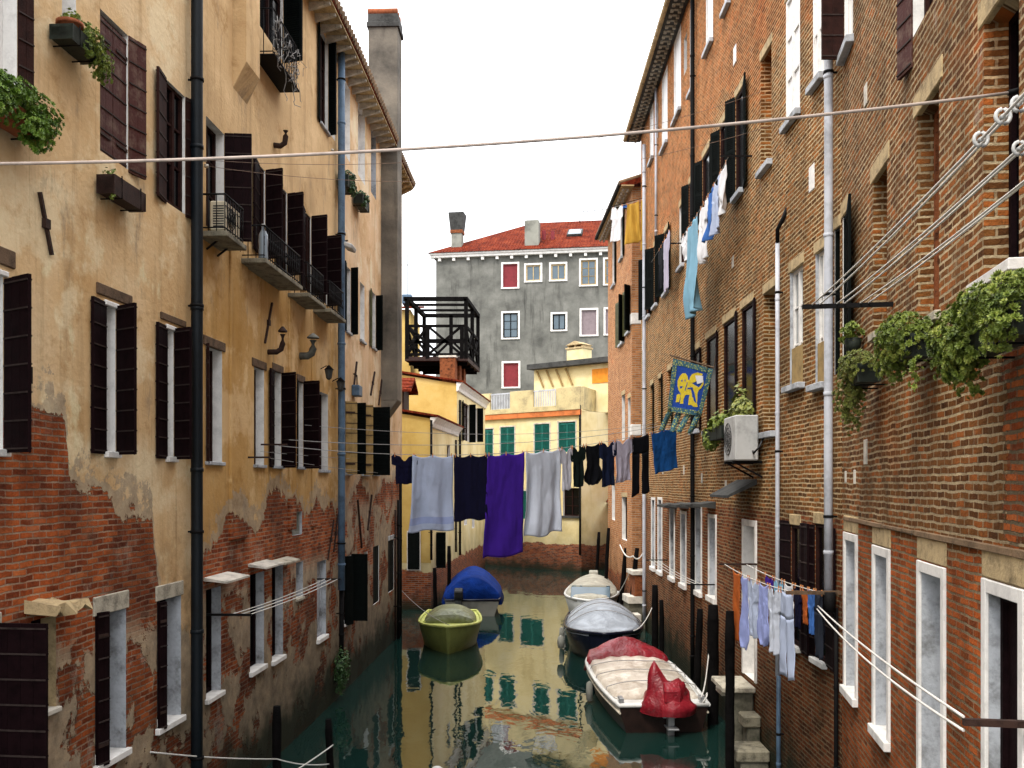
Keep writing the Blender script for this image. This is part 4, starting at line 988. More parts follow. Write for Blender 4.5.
# solid parapet with barred openings
zpa, zpb = 9.42, 10.75
m = MB(); g = []
for xa, xb in ((492, 512), (535, 558)): g.append((WE.u(xa), WE.u(xb)))
cuts = [-.1, g[0][0], g[0][1], g[1][0], g[1][1], WE.L]
for i in range(0, 6, 2): m.box(cuts[i], cuts[i + 1], -.2, .0, zpa, zpb)
for a, b in g: m.box(a, b, -.2, .0, zpa, zpa + .3)
hE.part('parapet', m, 'cream_stone', .01)
for a, b in g:
    m = MB(); m.box(a, b, -.13, -.08, zpb - .12, zpb - .04)
    n = int((b - a) / .13)
    for k in range(n): m.box(a + .05 + k * .13, a + .10 + k * .13, -.125, -.085, zpa + .295, zpb - .115)
    hE.part('railing', m, 'pipe_white')
m = MB(); m.quad((0, -.15, 9.36), (WE.L, -.15, 9.36), (WE.L, 8, 9.36), (0, 8, 9.36)); hE.part('terrace_floor', m, 'stone')
# penthouse with black roof edge
ux = [WE.u(532, -2.2), WE.u(611, -2.2)]; zq = at(570, 366, 59).z
m = MB(); m.box(ux[0], ux[1] + 1.2, 2.4, 7.5, 9.37, zq - .1); pt_ = hE.part('penthouse', m, matYc, .01)
m = MB(); m.box(ux[0] - .2, ux[1] + 1.4, 1.9, 7.7, zq - .1, zq + .22); hE.part('roof', m, 'grey_dark', .01, parent=pt_)
m = MB(); m.box(WE.u(592, -2.36), WE.u(610, -2.36), 2.36, 2.41, zq - 1.25, zq - .4); hE.part('window', m, 'orange_blind', parent=pt_)
m = MB(); a = ux[0] + .3
for k in range(4): m.bar((a + k * .75, 2.3, zq - .2), (a + .55 + k * .75, 2.3, zq - 1.25), .07, .1)
hE.part('brace', m, 'tan_wood', parent=pt_)
m = MB(); ca, cb = WE.u(568.5, -4.2), WE.u(584.5, -4.2); m.box(ca, cb, 4.0, 5.0, zq + .1, zq + 1.25); ck = hE.part('chimney', m, matYc, .015)
m = MB(); m.box(ca - .06, cb + .06, 3.94, 5.06, zq + 1.25, zq + 1.35); m.prism([(ca - .05, zq + 1.5), ((ca + cb) / 2, zq + 1.75), (cb + .05, zq + 1.5)], 3.95, 5.05)
for k in range(3): m.box(ca + .02 + k * (cb - ca - .16) / 2, ca + .14 + k * (cb - ca - .16) / 2, 4.05, 4.95, zq + 1.35, zq + 1.5)
hE.part('chimney_cap', m, 'sand_stone', parent=ck)
pipe(hE, 580, .06, 'iron', 405, 555, out=.1)
hE.finish()
# canted side of the same house: a part of it
def child_plane(h, wall, z0, z1, mat, name):
    M = Matrix.Translation(-h.w.P); m = MB()
    Rm = Matrix.Rotation(-h.w.rot, 4, 'Z')
    P = Rm @ (wall.P - h.w.P); Q = Rm @ (wall.P + wall.d * wall.L - h.w.P); nn = Rm @ wall.n
    m.add([P + Vector((0, 0, z0)), Q + Vector((0, 0, z0)), Q + Vector((0, 0, z1)), P + Vector((0, 0, z1))], [(0, 1, 2, 3)]); h.part(name, m, mat)
    return P, Q, nn
P_, Q_, n_ = child_plane(hE, WE2, -2, 9.35, matYm, 'canted_wall')
m = MB()
P3, Q3 = P_ + n_ * .14, Q_ + n_ * .14
m.add([P_ + Vector((0, 0, zpa)), P3 + Vector((0, 0, zpa)), Q3 + Vector((0, 0, zpa)), Q_ + Vector((0, 0, zpa)), P_ + Vector((0, 0, zpb - .003)), P3 + Vector((0, 0, zpb - .003)), Q3 + Vector((0, 0, zpb - .003)), Q_ + Vector((0, 0, zpb - .003))],
      [(0, 1, 2, 3), (4, 5, 6, 7), (1, 2, 6, 5), (0, 1, 5, 4), (2, 3, 7, 6), (3, 0, 4, 7)]); hE.part('parapet', m, 'cream_stone')

# tiled lean-to and brick wall between that house and the right-hand row
WG = Wall((Q_ := (E2[0] - .2, E2[1]))[:2], (R1[0] + .9, R1[1] - .3), 'R')
hg = thing('garden_wall', 'low brick garden wall beside the orange brick house, with tiles on top', 'wall', (WG.P.x, WG.P.y, 0), WG.rot)
m = MB(); m.box(0, WG.L, 0, .5, -2, 4.0); m.build('wall', brick_wall('brick_garden', RED_BRICK, RED_BRICK, 1.0, (.4, .3, .22), rh=.085), hg)
m = MB(); m.prism([(-.15, 4.0), (-.15, 4.06), (2.2, 7.6), (2.2, 7.5)], 0, WG.L, 0, XZ); m.build('tile_roof', 'roof_tiles', hg)

# ------------------------------------------------------------------ tall grey house behind
G0 = ((436 - CX) / F * 68.5, 68.5); G1 = ((640 - CX) / F * 66.2, 66.2)
WGy = Wall(G0, G1, 'F'); zE = at(436, 255, 68.5).z - .25
hG = House(WGy, 'apartment_house', 'tall grey plastered apartment house with red tiled roof behind the canal end', 'house', -2, zE, matG, 12, ends=(True, False))
SG = ('white_paint', .13, .04)
def gw(a, pane, frame='white_paint', bars=True): window(hG, *a, rd=.1, pane=pane, frame=frame, surround=SG, sill=('white_paint', .1, .08, .14), bars=bars, fw=.09)
for a in ((503, 517.5, 264, 287.5), (503.5, 518.5, 363, 387)): gw(a, 'red_panel', 'red_panel', False)
for a in ((526, 540.5, 265, 281), (551, 565.5, 264, 280)): gw(a, 'glass_blue', 'sand_stone')
for a in ((581, 596, 260, 285), (605, 620, 259, 284)): gw(a, 'glass_blue', 'tan_wood')
gw((503, 518, 313, 338), 'glass_blue', 'black_green'); gw((552.5, 565.5, 314, 330), 'glass_blue', 'black_green')
for a in ((581.5, 596.5, 310, 335), (605.5, 620, 309, 334)): gw(a, 'mauve_panel', 'mauve_panel', False)
for a in ((553, 566, 364, 380), (588, 600, 361, 385), (606, 620, 361, 385)): gw(a, 'glass_blue', 'white_paint')
for xa in (447, 468):
    for yt in (310, 362): pass
m = MB(); m.box(-.35, WGy.L, -.3, .02, zE - .02, zE + .16); m.box(-.4, WGy.L, -.38, .02, zE + .16, zE + .3); hG.part('cornice', m, 'white_paint', .01)
m = MB(); u = .2
while u < WGy.L: m.box(u, u + .2, -.22, .02, zE - .25, zE - .022); u += 1.05
hG.part('bracket', m, 'white_paint')
ur = WGy.u(522); zr_ = at(540, 221.5, 73).z
m = MB(); b0 = zE + .3
m.add([(-.5, -.5, b0), (WGy.L + 6, -.5, b0), (WGy.L + 6, 6, zr_), (ur, 6, zr_), (-.5, 12.5, b0), (WGy.L + 6, 12.5, b0)], [(0, 1, 2, 3), (0, 3, 4), (3, 2, 5, 4)])
rf = hG.part('roof', m, 'roof_tiles')
def roofz(y): return b0 + (y + .5) / 6.5 * (zr_ - b0)
for px, w_, zt_, y in ((531, .95, 246 - 247, .8),):
    u = WGy.u(px); m = MB(); m.box(u - .5, u + .5, .3, 1.3, zE + .3, at(531, 221, 68).z); c_ = hG.part('chimney', m, 'grey_plaster', .02, parent=rf)
for px, hh in ((541, .75), (550, .7)): u = WGy.u(px); m = MB(); m.box(u - .13, u + .13, 1.5, 1.8, roofz(1.4) - .1, roofz(1.4) + hh); hG.part('vent_pipe', m, 'red_panel', .01, parent=rf)
u = WGy.u(454.5); zc0, zc1 = at(454, 243, 69).z, at(454, 213, 69).z
m = MB(); m.box(u - .38, u + .38, .6, 1.36, zE, zc0 + (zc1 - zc0) * .32); M4 = Matrix.Translation((u, .98, 0)) @ Matrix.Rotation(PI / 4, 4, 'Z')
c_ = hG.part('chimney', m, 'grey_plaster', .01, parent=rf)
zz = zc0 + (zc1 - zc0) * .32; m = MB(); m.box(u - .45, u + .45, .53, 1.43, zz, zz + .22); hG.part('collar', m, 'brick_plain', parent=rf)
m = MB(); vs = [M4 @ Vector((r * math.cos(k * PI / 2), r * math.sin(k * PI / 2), z)) for r, z in ((.62, zz + .22), (.8, zc1)) for k in range(4)]
m.add(vs, [(0, 1, 5, 4), (1, 2, 6, 5), (2, 3, 7, 6), (3, 0, 4, 7), (4, 5, 6, 7), (0, 1, 2, 3)]); hG.part('chimney_pot', m, 'grey_dark', .01, parent=rf)
u = WGy.u(571.5); m = MB(); Mx = Matrix.Translation((u, 2.7, roofz(2.7))) @ Matrix.Rotation(math.atan((zr_ - b0) / 6.5), 4, 'X')
m.box(-.55, .55, -.75, .75, 0, .16, 0, Mx); s_ = hG.part('skylight', m, 'grey_dark', parent=rf); m = MB(); m.box(-.45, .45, -.62, .62, .15, .175, 0, Mx); hG.part('pane', m, 'glass_blue', parent=rf)
u = WGy.u(573); m = MB(); zt_ = at(573, 206, 72).z; m.tube([(u, 5.5, zr_ - .3), (u, 5.5, zt_)], .035, 6); m.tube([(u, 5.5, zt_ - .35), (u + 2.4, 5.5, zt_ - .2)], .025, 6)
for k in range(8): m.tube([(u + .3 + k * .28, 5.2, zt_ - .33 + k * .016), (u + .3 + k * .28, 5.8, zt_ - .33 + k * .016)], .012, 5)
hG.part('antenna', m, 'iron', parent=rf)
hG.finish()

# ------------------------------------------------------------------ laundry
from mathutils import noise as mnoise
class Line:
    def __init__(s, A, B, sag): s.A = Vector(A); s.B = Vector(B); s.sag = sag
    def p(s, t): q = s.A.lerp(s.B, t); q.z -= s.sag * 4 * t * (1 - t); return q
    def t(s, px):
        k = (px - CX) / F; d = s.B - s.A
        return (k * s.A.y - s.A.x) / (d.x - k * d.y)
    def pts(s, n=24): return [s.p(i / n) for i in range(n + 1)]
def clothesline(name, label, lines, r=.006, mat='rope_white', cat='clothesline', group=None, rods=(), rings=()):
    o = lines[0].A.copy(); T = thing(name, label, cat, o, 0, group)
    for l in lines:
        m = MB(); m.tube([q - o for q in l.pts()], r, 6); m.build('line', mat, T)
    for a, b, w, mt in rods:
        m = MB(); m.bar(Vector(a) - o, Vector(b) - o, w); m.build('rod', mt, T)
    for c, rr in rings:
        m = MB(); n = 14; cc = Vector(c) - o; m.tube([cc + Vector((rr * math.cos(2 * PI * k / n), .0, rr * math.sin(2 * PI * k / n))) for k in range(n + 1)], rr * .28, 8, cap=False); m.tube([cc + Vector((0, -.015, 0)), cc + Vector((0, .015, 0))], rr * .35, 10); m.build('pulley', 'plastic_white', T)
    return T
def hang(line, x0, x1, ybot, kind, mat, label, cat, name, seed=0, band=None, folds=3.0, amp=.035, flare=.06, drop=0.0, slant=0.0, group=None, pegs=None):
    rnd = random.Random(seed * 31 + int(x0)); t0, t1 = line.t(x0), line.t(x1)
    mid = line.p((t0 + t1) / 2); Y = mid.y; zb = H - (ybot - CY) / F * Y; h = mid.z - zb
    d = (line.p(t1) - line.p(t0)); w = d.length; d.normalize(); nrm = Vector((d.y, -d.x, 0)).normalized()
    ph = rnd.uniform(0, 6); vs = []; fs = []; mi = []
    def half(v):
        if kind == 'shirt':                         # hung by its hem, sleeves falling out below
            if v < .55: return 1.0
            if v < .86: return 1.0 + .42 * math.sin((v - .55) / .31 * PI * .62)
            return 1.36 - (v - .86) / .14 * .75
        if kind == 'tee':                           # hung by the shoulders
            if v < .05: return 1.0 + .2 * v / .05
            if v < .34: return 1.24 - .1 * (v - .05)
            if v < .38: return 1.2 - (v - .34) * 9
            return .84
        return 1.0
    npeg = pegs or max(2, int(round(w / .45)) + 1)
    def grid(sa, sb, va, vb, nu, nv):
        b0 = len(vs)
        for j in range(nv + 1):
            v = va + (vb - va) * j / nv
            for i in range(nu + 1):
                s = sa + (sb - sa) * i / nu
                hw = half(v); ss = .5 + (s - .5) * hw * (1 + flare * v) + slant * v
                p = line.p(t0 + (t1 - t0) * s).copy(); p += d * (ss - s) * w
                sc = abs(math.sin(PI * s * (npeg - 1))); top = .05 * sc * max(0, 1 - v * 1.4)
                if kind == 'tee': top += .09 * max(0, 1 - abs(s - .5) * 5) * (1 - v)
                if kind == 'trousers' and v > .3: pass
                fold = math.sin(folds * 2 * PI * s + ph + 1.3 * math.sin(3 * v + ph)) + .5 * math.sin(folds * 4.7 * s + 2 * ph + 2 * v)
                nz = mnoise.noise(Vector((s * 3.1 + ph, v * 2.2, seed * 1.7))); n2 = mnoise.noise(Vector((s * 11 + ph, v * 6, seed * 2.3))) + .6 * mnoise.noise(Vector((s * 23, v * 15 + ph, seed)))
                p += nrm * (amp * (.2 + .8 * v) * fold * (.45 + .9 * abs(mnoise.noise(Vector((s * 2.7 + seed, v * .8, ph)))) * 1.6) + amp * 1.5 * nz * v + .012 * n2)
                p.z -= top + h * v * (1 + .02 * nz + .012 * math.sin(9 * s + ph)) + drop * v * (s - .5)
                vs.append(p - mid)
        for j in range(nv):
            for i in range(nu):
                a = b0 + j * (nu + 1) + i; fs.append((a, a + 1, a + nu + 2, a + nu + 1))
                v = va + (vb - va) * (j + .5) / nv; mi.append(1 if band and band[0] < v < band[1] else 0)
    if kind == 'trousers':
        grid(0, 1, 0, .3, 14, 6); grid(0, .44, .3, 1, 7, 16); grid(.56, 1, .3, 1, 7, 16)
    else: grid(0, 1, 0, 1, max(14, int(32 * w)), 44)
    me = bpy.data.meshes.new(name); me.from_pydata(vs, [], fs); me.polygons.foreach_set('material_index', mi); me.polygons.foreach_set('use_smooth', [True] * len(fs))
    me.materials.append(M_[mat]); me.materials.append(M_[band[2] if band else mat])
    o = bpy.data.objects.new(name, me); COL.objects.link(o); o.location = mid
    md = o.modifiers.new('thickness', 'SOLIDIFY'); md.thickness = .006; md.offset = 0
    tag(o, label, cat, group)
    for k in range(npeg):
        s = .04 + .92 * k / (npeg - 1); q = line.p(t0 + (t1 - t0) * s) - mid
        m = MB(); m.box(-.007, .007, -.014, -.004, -.05, .035, 0, Matrix.Translation(q)); m.box(-.007, .007, .004, .014, -.05, .035, 0, Matrix.Translation(q)); m.build('clothes_peg', 'peg', o)
    return o

GM = 'washing on the line across the canal'
Aml = WB.pt(ub(262), .3, 5.78); Bml = WM.pt(WM.u(694), .25, 6.62)
main = Line(Aml, Bml, .42)
main2 = Line(Aml + Vector((.1, .35, .12)), Bml + Vector((.1, .45, .1)), .3); main3 = Line(WB.pt(ub(300), .1, 6.3), WM.pt(WM.u(668), .25, 6.9), .25)
m0 = WB.pt(ub(252), 0, 5.72); m1 = WM.pt(WM.u(688), 0, 6.6)
clothesline('clothesline', 'long sagging washing line strung across the canal between both rows', [main, main2], .007, 'rope_grey',
            rods=[(WB.pt(ub(262), -.02, 5.8), WB.pt(ub(262), .45, 5.8), .03, 'rust_iron'), (WM.pt(WM.u(694), -.02, 6.64), WM.pt(WM.u(694), .5, 6.64), .03, 'rust_iron')])
clothesline('clothesline', 'upper bare grey line crossing the canal just above the hanging washing', [main3], .006, 'rope_grey')
hang(main, 394, 415, 484, 'tee', 'c_navy', 'dark navy T-shirt at the left end of the long washing line', 'T-shirt', 'shirt', 1, amp=.02, group=GM)
hang(main, 412, 453, 531, 'sheet', 'c_lightblue', 'light blue bath sheet with a darker band near its hem', 'towel', 'towel', 2, ('.', 0, 0) and (.82, .90, 'c_band'), 2.0, .05, .12, slant=-.05, group=GM)
hang(main, 454, 487, 520, 'sheet', 'c_navy', 'navy towel hanging between the light blue sheet and the purple towel', 'towel', 'towel', 3, None, 2.2, .02, .02, group=GM)
hang(main, 487.5, 524, 556, 'sheet', 'c_purple', 'long purple towel, the longest piece on the line', 'towel', 'towel', 4, None, 1.7, .04, .1, slant=-.07, group=GM)
hang(main, 525.5, 560.5, 535, 'sheet', 'c_paleblue', 'pale grey blue sheet hanging right of the purple towel', 'sheet', 'sheet', 5, None, 2.6, .05, .0, group=GM)
hang(main, 561.5, 571.5, 490, 'tee', 'c_grey', 'small grey vest beside the pale sheet', 'vest', 'vest', 6, None, 2, .02, group=GM)
hang(main, 572, 584, 487, 'tee', 'c_darkgreen', 'very dark green top, first of the dark clothes right of the grey vest', 'top', 'top', 7, None, 2, .03, group=GM)
hang(main, 585.5, 600, 485, 'shirt', 'c_black', 'black top between the dark green one and the dark blue one', 'top', 'top', 8, None, 2.5, .03, -.1, group=GM)
hang(main, 601, 615, 486, 'tee', 'c_deepblue', 'dark blue top left of the lilac grey T-shirt', 'top', 'top', 9, None, 2, .03, group=GM)
hang(main, 614.5, 631, 482, 'tee', 'c_lilac', 'lilac grey T-shirt among dark clothes on the line', 'T-shirt', 'shirt', 10, None, 2.5, .03, group=GM)
hang(main, 632, 649, 494, 'trousers', 'c_black', 'black trousers hanging between the lilac T-shirt and the blue cloth', 'trousers', 'trousers', 11, None, 1.5, .025, group=GM)
hang(main, 651, 676, 472, 'sheet', 'c_blue', 'bright blue cloth at the right end of the long line', 'towel', 'towel', 12, None, 1.6, .03, -.1, slant=.1, group=GM)

# lower rack by the water steps
GL = 'washing on the rack above the water steps'
zl = 3.61
fr = Line(WM.pt(WM.u(757), .60, zl), WM.pt(WM.u(841), .62, zl), .06); bk = Line(WM.pt(WM.u(757), .2, zl), WM.pt(WM.u(841), .26, zl), .05)
clothesline('clothes_rack', 'low clothes rack with brown rods on the brick wall above the water steps', [fr, bk], .007, 'rope_white', 'clothes rack',
            rods=[(WM.pt(WM.u(757), -.02, zl), WM.pt(WM.u(757), .7, zl), .035, 'rust_iron'), (WM.pt(WM.u(841), -.02, zl), WM.pt(WM.u(841), .75, zl), .05, 'raw_timber')])
hang(fr, 733, 739.5, 641, 'sheet', 'c_orange', 'narrow orange towel at the far end of the rack', 'towel', 'towel', 21, None, 1, .03, group=GL)
hang(fr, 741, 748, 648, 'shirt', 'c_periwinkle', 'periwinkle shirt next to the orange towel', 'shirt', 'shirt', 22, None, 1.5, .03, -.1, group=GL)
hang(fr, 749, 757.5, 637, 'tee', 'c_lightblue', 'pale blue T-shirt, second right of the orange towel', 'T-shirt', 'shirt', 23, None, 1.5, .03, group=GL)
hang(fr, 759, 768, 646, 'shirt', 'c_periwinkle', 'periwinkle top in the middle of the rack front', 'top', 'top', 24, None, 1.5, .03, -.1, group=GL)
hang(fr, 769.5, 779, 653, 'tee', 'c_paleblue', 'pale grey blue shirt left of the long blue nightshirt', 'shirt', 'shirt', 25, None, 1.5, .03, group=GL)
hang(fr, 780.5, 793, 678, 'trousers', 'c_lightblue', 'long light blue pyjama trousers, lowest hanging piece of the rack', 'trousers', 'trousers', 26, None, 1.5, .03, group=GL)
hang(bk, 765, 773, 604, 'sheet', 'c_purple', 'small purple cloth on the rear line of the rack', 'cloth', 'cloth', 27, None, 1.5, .02, group=GL)
hang(bk, 774.5, 782, 612, 'tee', 'c_sky', 'small sky blue top on the rear line beside the purple cloth', 'top', 'top', 28, None, 1.5, .02, group=GL)
hang(bk, 784, 793, 612, 'sheet', 'c_white', 'white cloth on the rear line of the rack', 'cloth', 'cloth', 29, None, 1.5, .02, group=GL)
hang(bk, 795, 801, 628, 'tee', 'c_navy', 'small navy top on the rear line near the brown rod', 'top', 'top', 30, None, 1.5, .02, group=GL)
hang(bk, 802.5, 808, 624, 'sheet', 'c_orange', 'small orange cloth on the rear line near the brown rod', 'cloth', 'cloth', 31, None, 1.5, .02, group=GL)
hang(bk, 809, 814, 634, 'tee', 'c_midblue', 'small blue top beside the dark trousers on the rear line', 'top', 'top', 32, None, 1.5, .02, group=GL)
hang(bk, 815.5, 822, 658, 'trousers', 'c_slate', 'dark slate trousers at the near end of the rear line', 'trousers', 'trousers', 33, None, 1.5, .02, group=GL)
# the white double cord running on towards the bridge
e0 = WM.pt(WM.u(841), .5, zl + .02); e1 = WN.pt(un(1080), .45, zl - .1)
Yr = 6.2; rp = at(968, 722, Yr)
wend = rp + WN.n * -1.0 * 0
ur_ = (rp - WN.P).dot(WN.d); off = (rp - WN.P).dot(WN.n)
cA = Line(at(818, 606, 13.0), rp + Vector((-.02, .02, .03)), .05); cB = Line(at(817, 609, 13.0), rp + Vector((-.02, .02, -.06)), .10)
clothesline('clothesline', 'white double cord looped from the rack to the brown rod at the lower right', [cA, cB], .010, 'rope_white',
            rods=[(rp - WN.n * .03 + WN.n * .06, WN.pt(ur_, -.02, rp.z), .045, 'rust_iron')])

# washing under the upper windows on the right
GU = 'washing hung under the upper windows'
zu = 11.25
upl = Line(WM.pt(WM.u(694.5), .45, zu - .1), WM.pt(WM.u(752), .45, zu + .05), .1)
clothesline('clothesline', 'short line along the brick wall below the black louvered shutters', [upl], .007, 'rope_grey', rods=[(WM.pt(WM.u(694.5), -.02, zu - .08), WM.pt(WM.u(694.5), .6, zu - .08), .03, 'iron'), (WM.pt(WM.u(752), -.02, zu + .07), WM.pt(WM.u(752), .6, zu + .07), .03, 'iron')])
hang(upl, 683, 687.5, 262, 'tee', 'c_white', 'white shirt at the far end of the short line under the black shutters', 'shirt', 'shirt', 41, None, 2.2, .07, group=GU)
hang(upl, 688, 697.5, 314, 'sheet', 'c_sky', 'long turquoise blue dress hanging lowest under the upper windows', 'dress', 'dress', 42, None, 2.2, .08, .3, group=GU)
hang(upl, 700.5, 707, 262, 'tee', 'c_white', 'white blouse between the turquoise dress and the mid blue cloth', 'blouse', 'blouse', 43, None, 2.2, .07, group=GU)
hang(upl, 708, 713.5, 238, 'sheet', 'c_midblue', 'mid blue cloth under the middle black shutter', 'cloth', 'cloth', 44, None, 2.2, .07, group=GU)
hang(upl, 714, 720, 232, 'tee', 'c_lightblue', 'light blue shirt at the near end of the short line', 'shirt', 'shirt', 45, None, 2.2, .07, group=GU)
hang(upl, 721, 726, 212, 'sheet', 'c_white', 'small white towel nearest the shutters on the short line', 'towel', 'towel', 46, None, 2.2, .07, group=GU)
upd = Line(WM.pt(WM.u(661), .3, WM.uz(661, 262)[1]), WM.pt(WM.u(673), .3, WM.uz(661, 262)[1]), .02)
clothesline('clothesline', 'little bracket line beneath the far louvered window on the right', [upd], .006, 'rope_grey', rods=[(WM.pt(WM.u(661), -.02, upd.A.z), WM.pt(WM.u(661), .35, upd.A.z), .025, 'iron'), (WM.pt(WM.u(673), -.02, upd.A.z), WM.pt(WM.u(673), .35, upd.A.z), .025, 'iron')])
hang(upd, 659, 663, 288, 'tee', 'c_black', 'black top on the little bracket line', 'top', 'top', 47, None, 2, .02, group=GU)
hang(upd, 664, 669, 290, 'tee', 'c_lilac', 'mauve top on the little bracket line', 'top', 'top', 48, None, 2, .02, group=GU)
# far washing between the two brick houses
zf = 15.9
fA = at(610, 170, 34.2); fA.z = zf; fB = WM.pt(1.6, .1, zf)
far = Line(fA, Vector((fB.x, 33.6, zf)), .02)
far = Line(Vector((3.55, 34.0, zf - .9)), Vector((5.0, 33.2, zf - .7)), .04)
clothesline('clothesline', 'high line on a rod at the corner between the two brick houses', [far], .008, 'rope_grey', rods=[(Vector((3.5, 34.02, zf - .87)), Vector((3.95 + .75, 34.5, zf - .87)), .035, 'iron'), (Vector((3.52, 34.0, zf - .89)), Vector((5.05, 33.2, zf - .68)), .02, 'iron')])
hang(far, 613, 622, 241, 'tee', 'c_white', 'white shirt hanging high between the two brick houses', 'shirt', 'shirt', 51, None, 2, .04, .4, slant=-.25, group='washing high between the brick houses')
hang(far, 622.5, 627, 208, 'sheet', 'c_midblue', 'small blue cloth high beside the mustard cloth', 'cloth', 'cloth', 52, None, 1.5, .03, group='washing high between the brick houses')
hang(far, 627.5, 639, 243, 'sheet', 'c_mustard', 'mustard yellow cloth hanging high between the brick houses', 'cloth', 'cloth', 53, None, 2.2, .10, .5, group='washing high between the brick houses')
hang(far, 641, 646, 250, 'sheet', 'c_mustard', 'narrow mustard strip of cloth nearest the white gutter pipe', 'cloth', 'cloth', 54, None, 1.5, .03, group='washing high between the brick houses')

# bundle of pulley lines on the near right house
zr1 = 6.99; rod_u = un(893)
lines = []
for k, o_ in enumerate((.82, .74, .57, .49, .33, .25)):
    lines.append(Line(WN.pt(rod_u, o_, zr1 + .02), WN.pt(L_N - .6, o_ - .14, zr1 - (.02 if k % 2 else .10)), .05))
def tp1(px, k): t = lines[k].t(px); return lines[k].p(t)
clothesline('clothesline', 'bundle of parallel pulley lines on a black rod at the near right wall', lines, .008, 'rope_white',
            rods=[(WN.pt(rod_u, -.02, zr1), WN.pt(rod_u, .92, zr1), .045, 'iron')], rings=[(tp1(981, 0), .036), (tp1(1003, 0), .036), (tp1(1019, 1), .036), (tp1(1020, 2), .036)])
# lower far right lines and the left lines
zb_ = 3.0
l1 = [Line(WM.pt(WM.u(668), .3 + .12 * k, WM.uz(668, 560)[1]), WM.pt(WM.u(716), .3 + .12 * k, WM.uz(668, 560)[1]), .05) for k in range(3)]
clothesline('clothesline', 'white lines on two rods below the row of white framed windows', l1, .007, 'rope_white', rods=[(WM.pt(WM.u(668), -.02, l1[0].A.z), WM.pt(WM.u(668), .65, l1[0].A.z), .03, 'iron'), (WM.pt(WM.u(716), -.02, l1[0].A.z), WM.pt(WM.u(716), .65, l1[0].A.z), .03, 'iron')])
zc = WB.uz(206, 615)[1]
l2 = [Line(WB.pt(ub(207), .35 + .14 * k, zc), WB.pt(ub(318), .15 + .14 * k, zc - .12), .04) for k in range(3)]
clothesline('clothesline', 'three white lines on rods over the lowest windows of the ochre house', l2, .008, 'rope_white', rods=[(WB.pt(ub(207), -.02, zc), WB.pt(ub(207), .68, zc), .035, 'iron'), (WB.pt(ub(318), -.02, zc - .12), WB.pt(ub(318), .5, zc - .12), .03, 'iron')])
l3 = [Line(WB.pt(ub(247), .3, 5.55), WC.pt(uc(384), .3, 5.4), .03), Line(WB.pt(ub(252), .15, 5.66), WC.pt(uc(392), .15, 5.9), .05)]
clothesline('clothesline', 'thin lines running along the ochre house under the sills', l3, .005, 'rope_grey', rods=[(WB.pt(ub(247), -.02, 5.55), WB.pt(ub(247), .4, 5.55), .03, 'rust_iron')])

# cables overhead
m = MB(); ln = Line(WA.pt(1.4, 0, 7.1), WN.pt(un(1010), .03, WN.uz(1010, 93)[1]), .12)
ln = Line(at(-260, 163, 6.6), WN.pt(un(1008), .0, WN.uz(1008, 93)[1]), .16); o = ln.A.copy()
T = thing('overhead_cable', 'thick pale cable crossing the whole view overhead', 'cable', o); m.tube([q - o for q in ln.pts(30)], .0115, 8); m.build('cable', 'cable_white', T)
m = MB(); e_ = ln.B - o; m.tube([e_, e_ + Vector((.12, .0, .03))], .02, 6); m.build('hook', 'iron', T)
for k, (pa, pb, sg) in enumerate((((201, 160), (761, 92), .5), ((203, 166), (790, 120), .55), ((330, 150), (654, 118), .3))):
    A_ = (WA if pa[0] < 198 else WB if pa[0] < 330 else WC); qa = A_.pt(A_.u(pa[0]), .05, A_.uz(*pa)[1]); qb = WM.pt(WM.u(pb[0]), .02, WM.uz(*pb)[1]); ln = Line(qa, qb, sg)
    T = thing('overhead_wire', ('thin wire from the pulley beside the black pipe to the right row', 'second thin wire beside the black pipe, slightly lower', 'thin high wire leaving the pink house near the blue pipe')[k], 'wire', qa, 0, 'thin overhead wires')
    m = MB(); m.tube([q - qa for q in ln.pts(30)], .004, 5); m.build('wire', 'cable_brown', T)
    m = MB(); m.lathe([(.0, -.02), (.035, -.02), (.035, .02), (0, .02)], (0, 0, 0), 10); m.build('pulley', 'pale_stone', T)

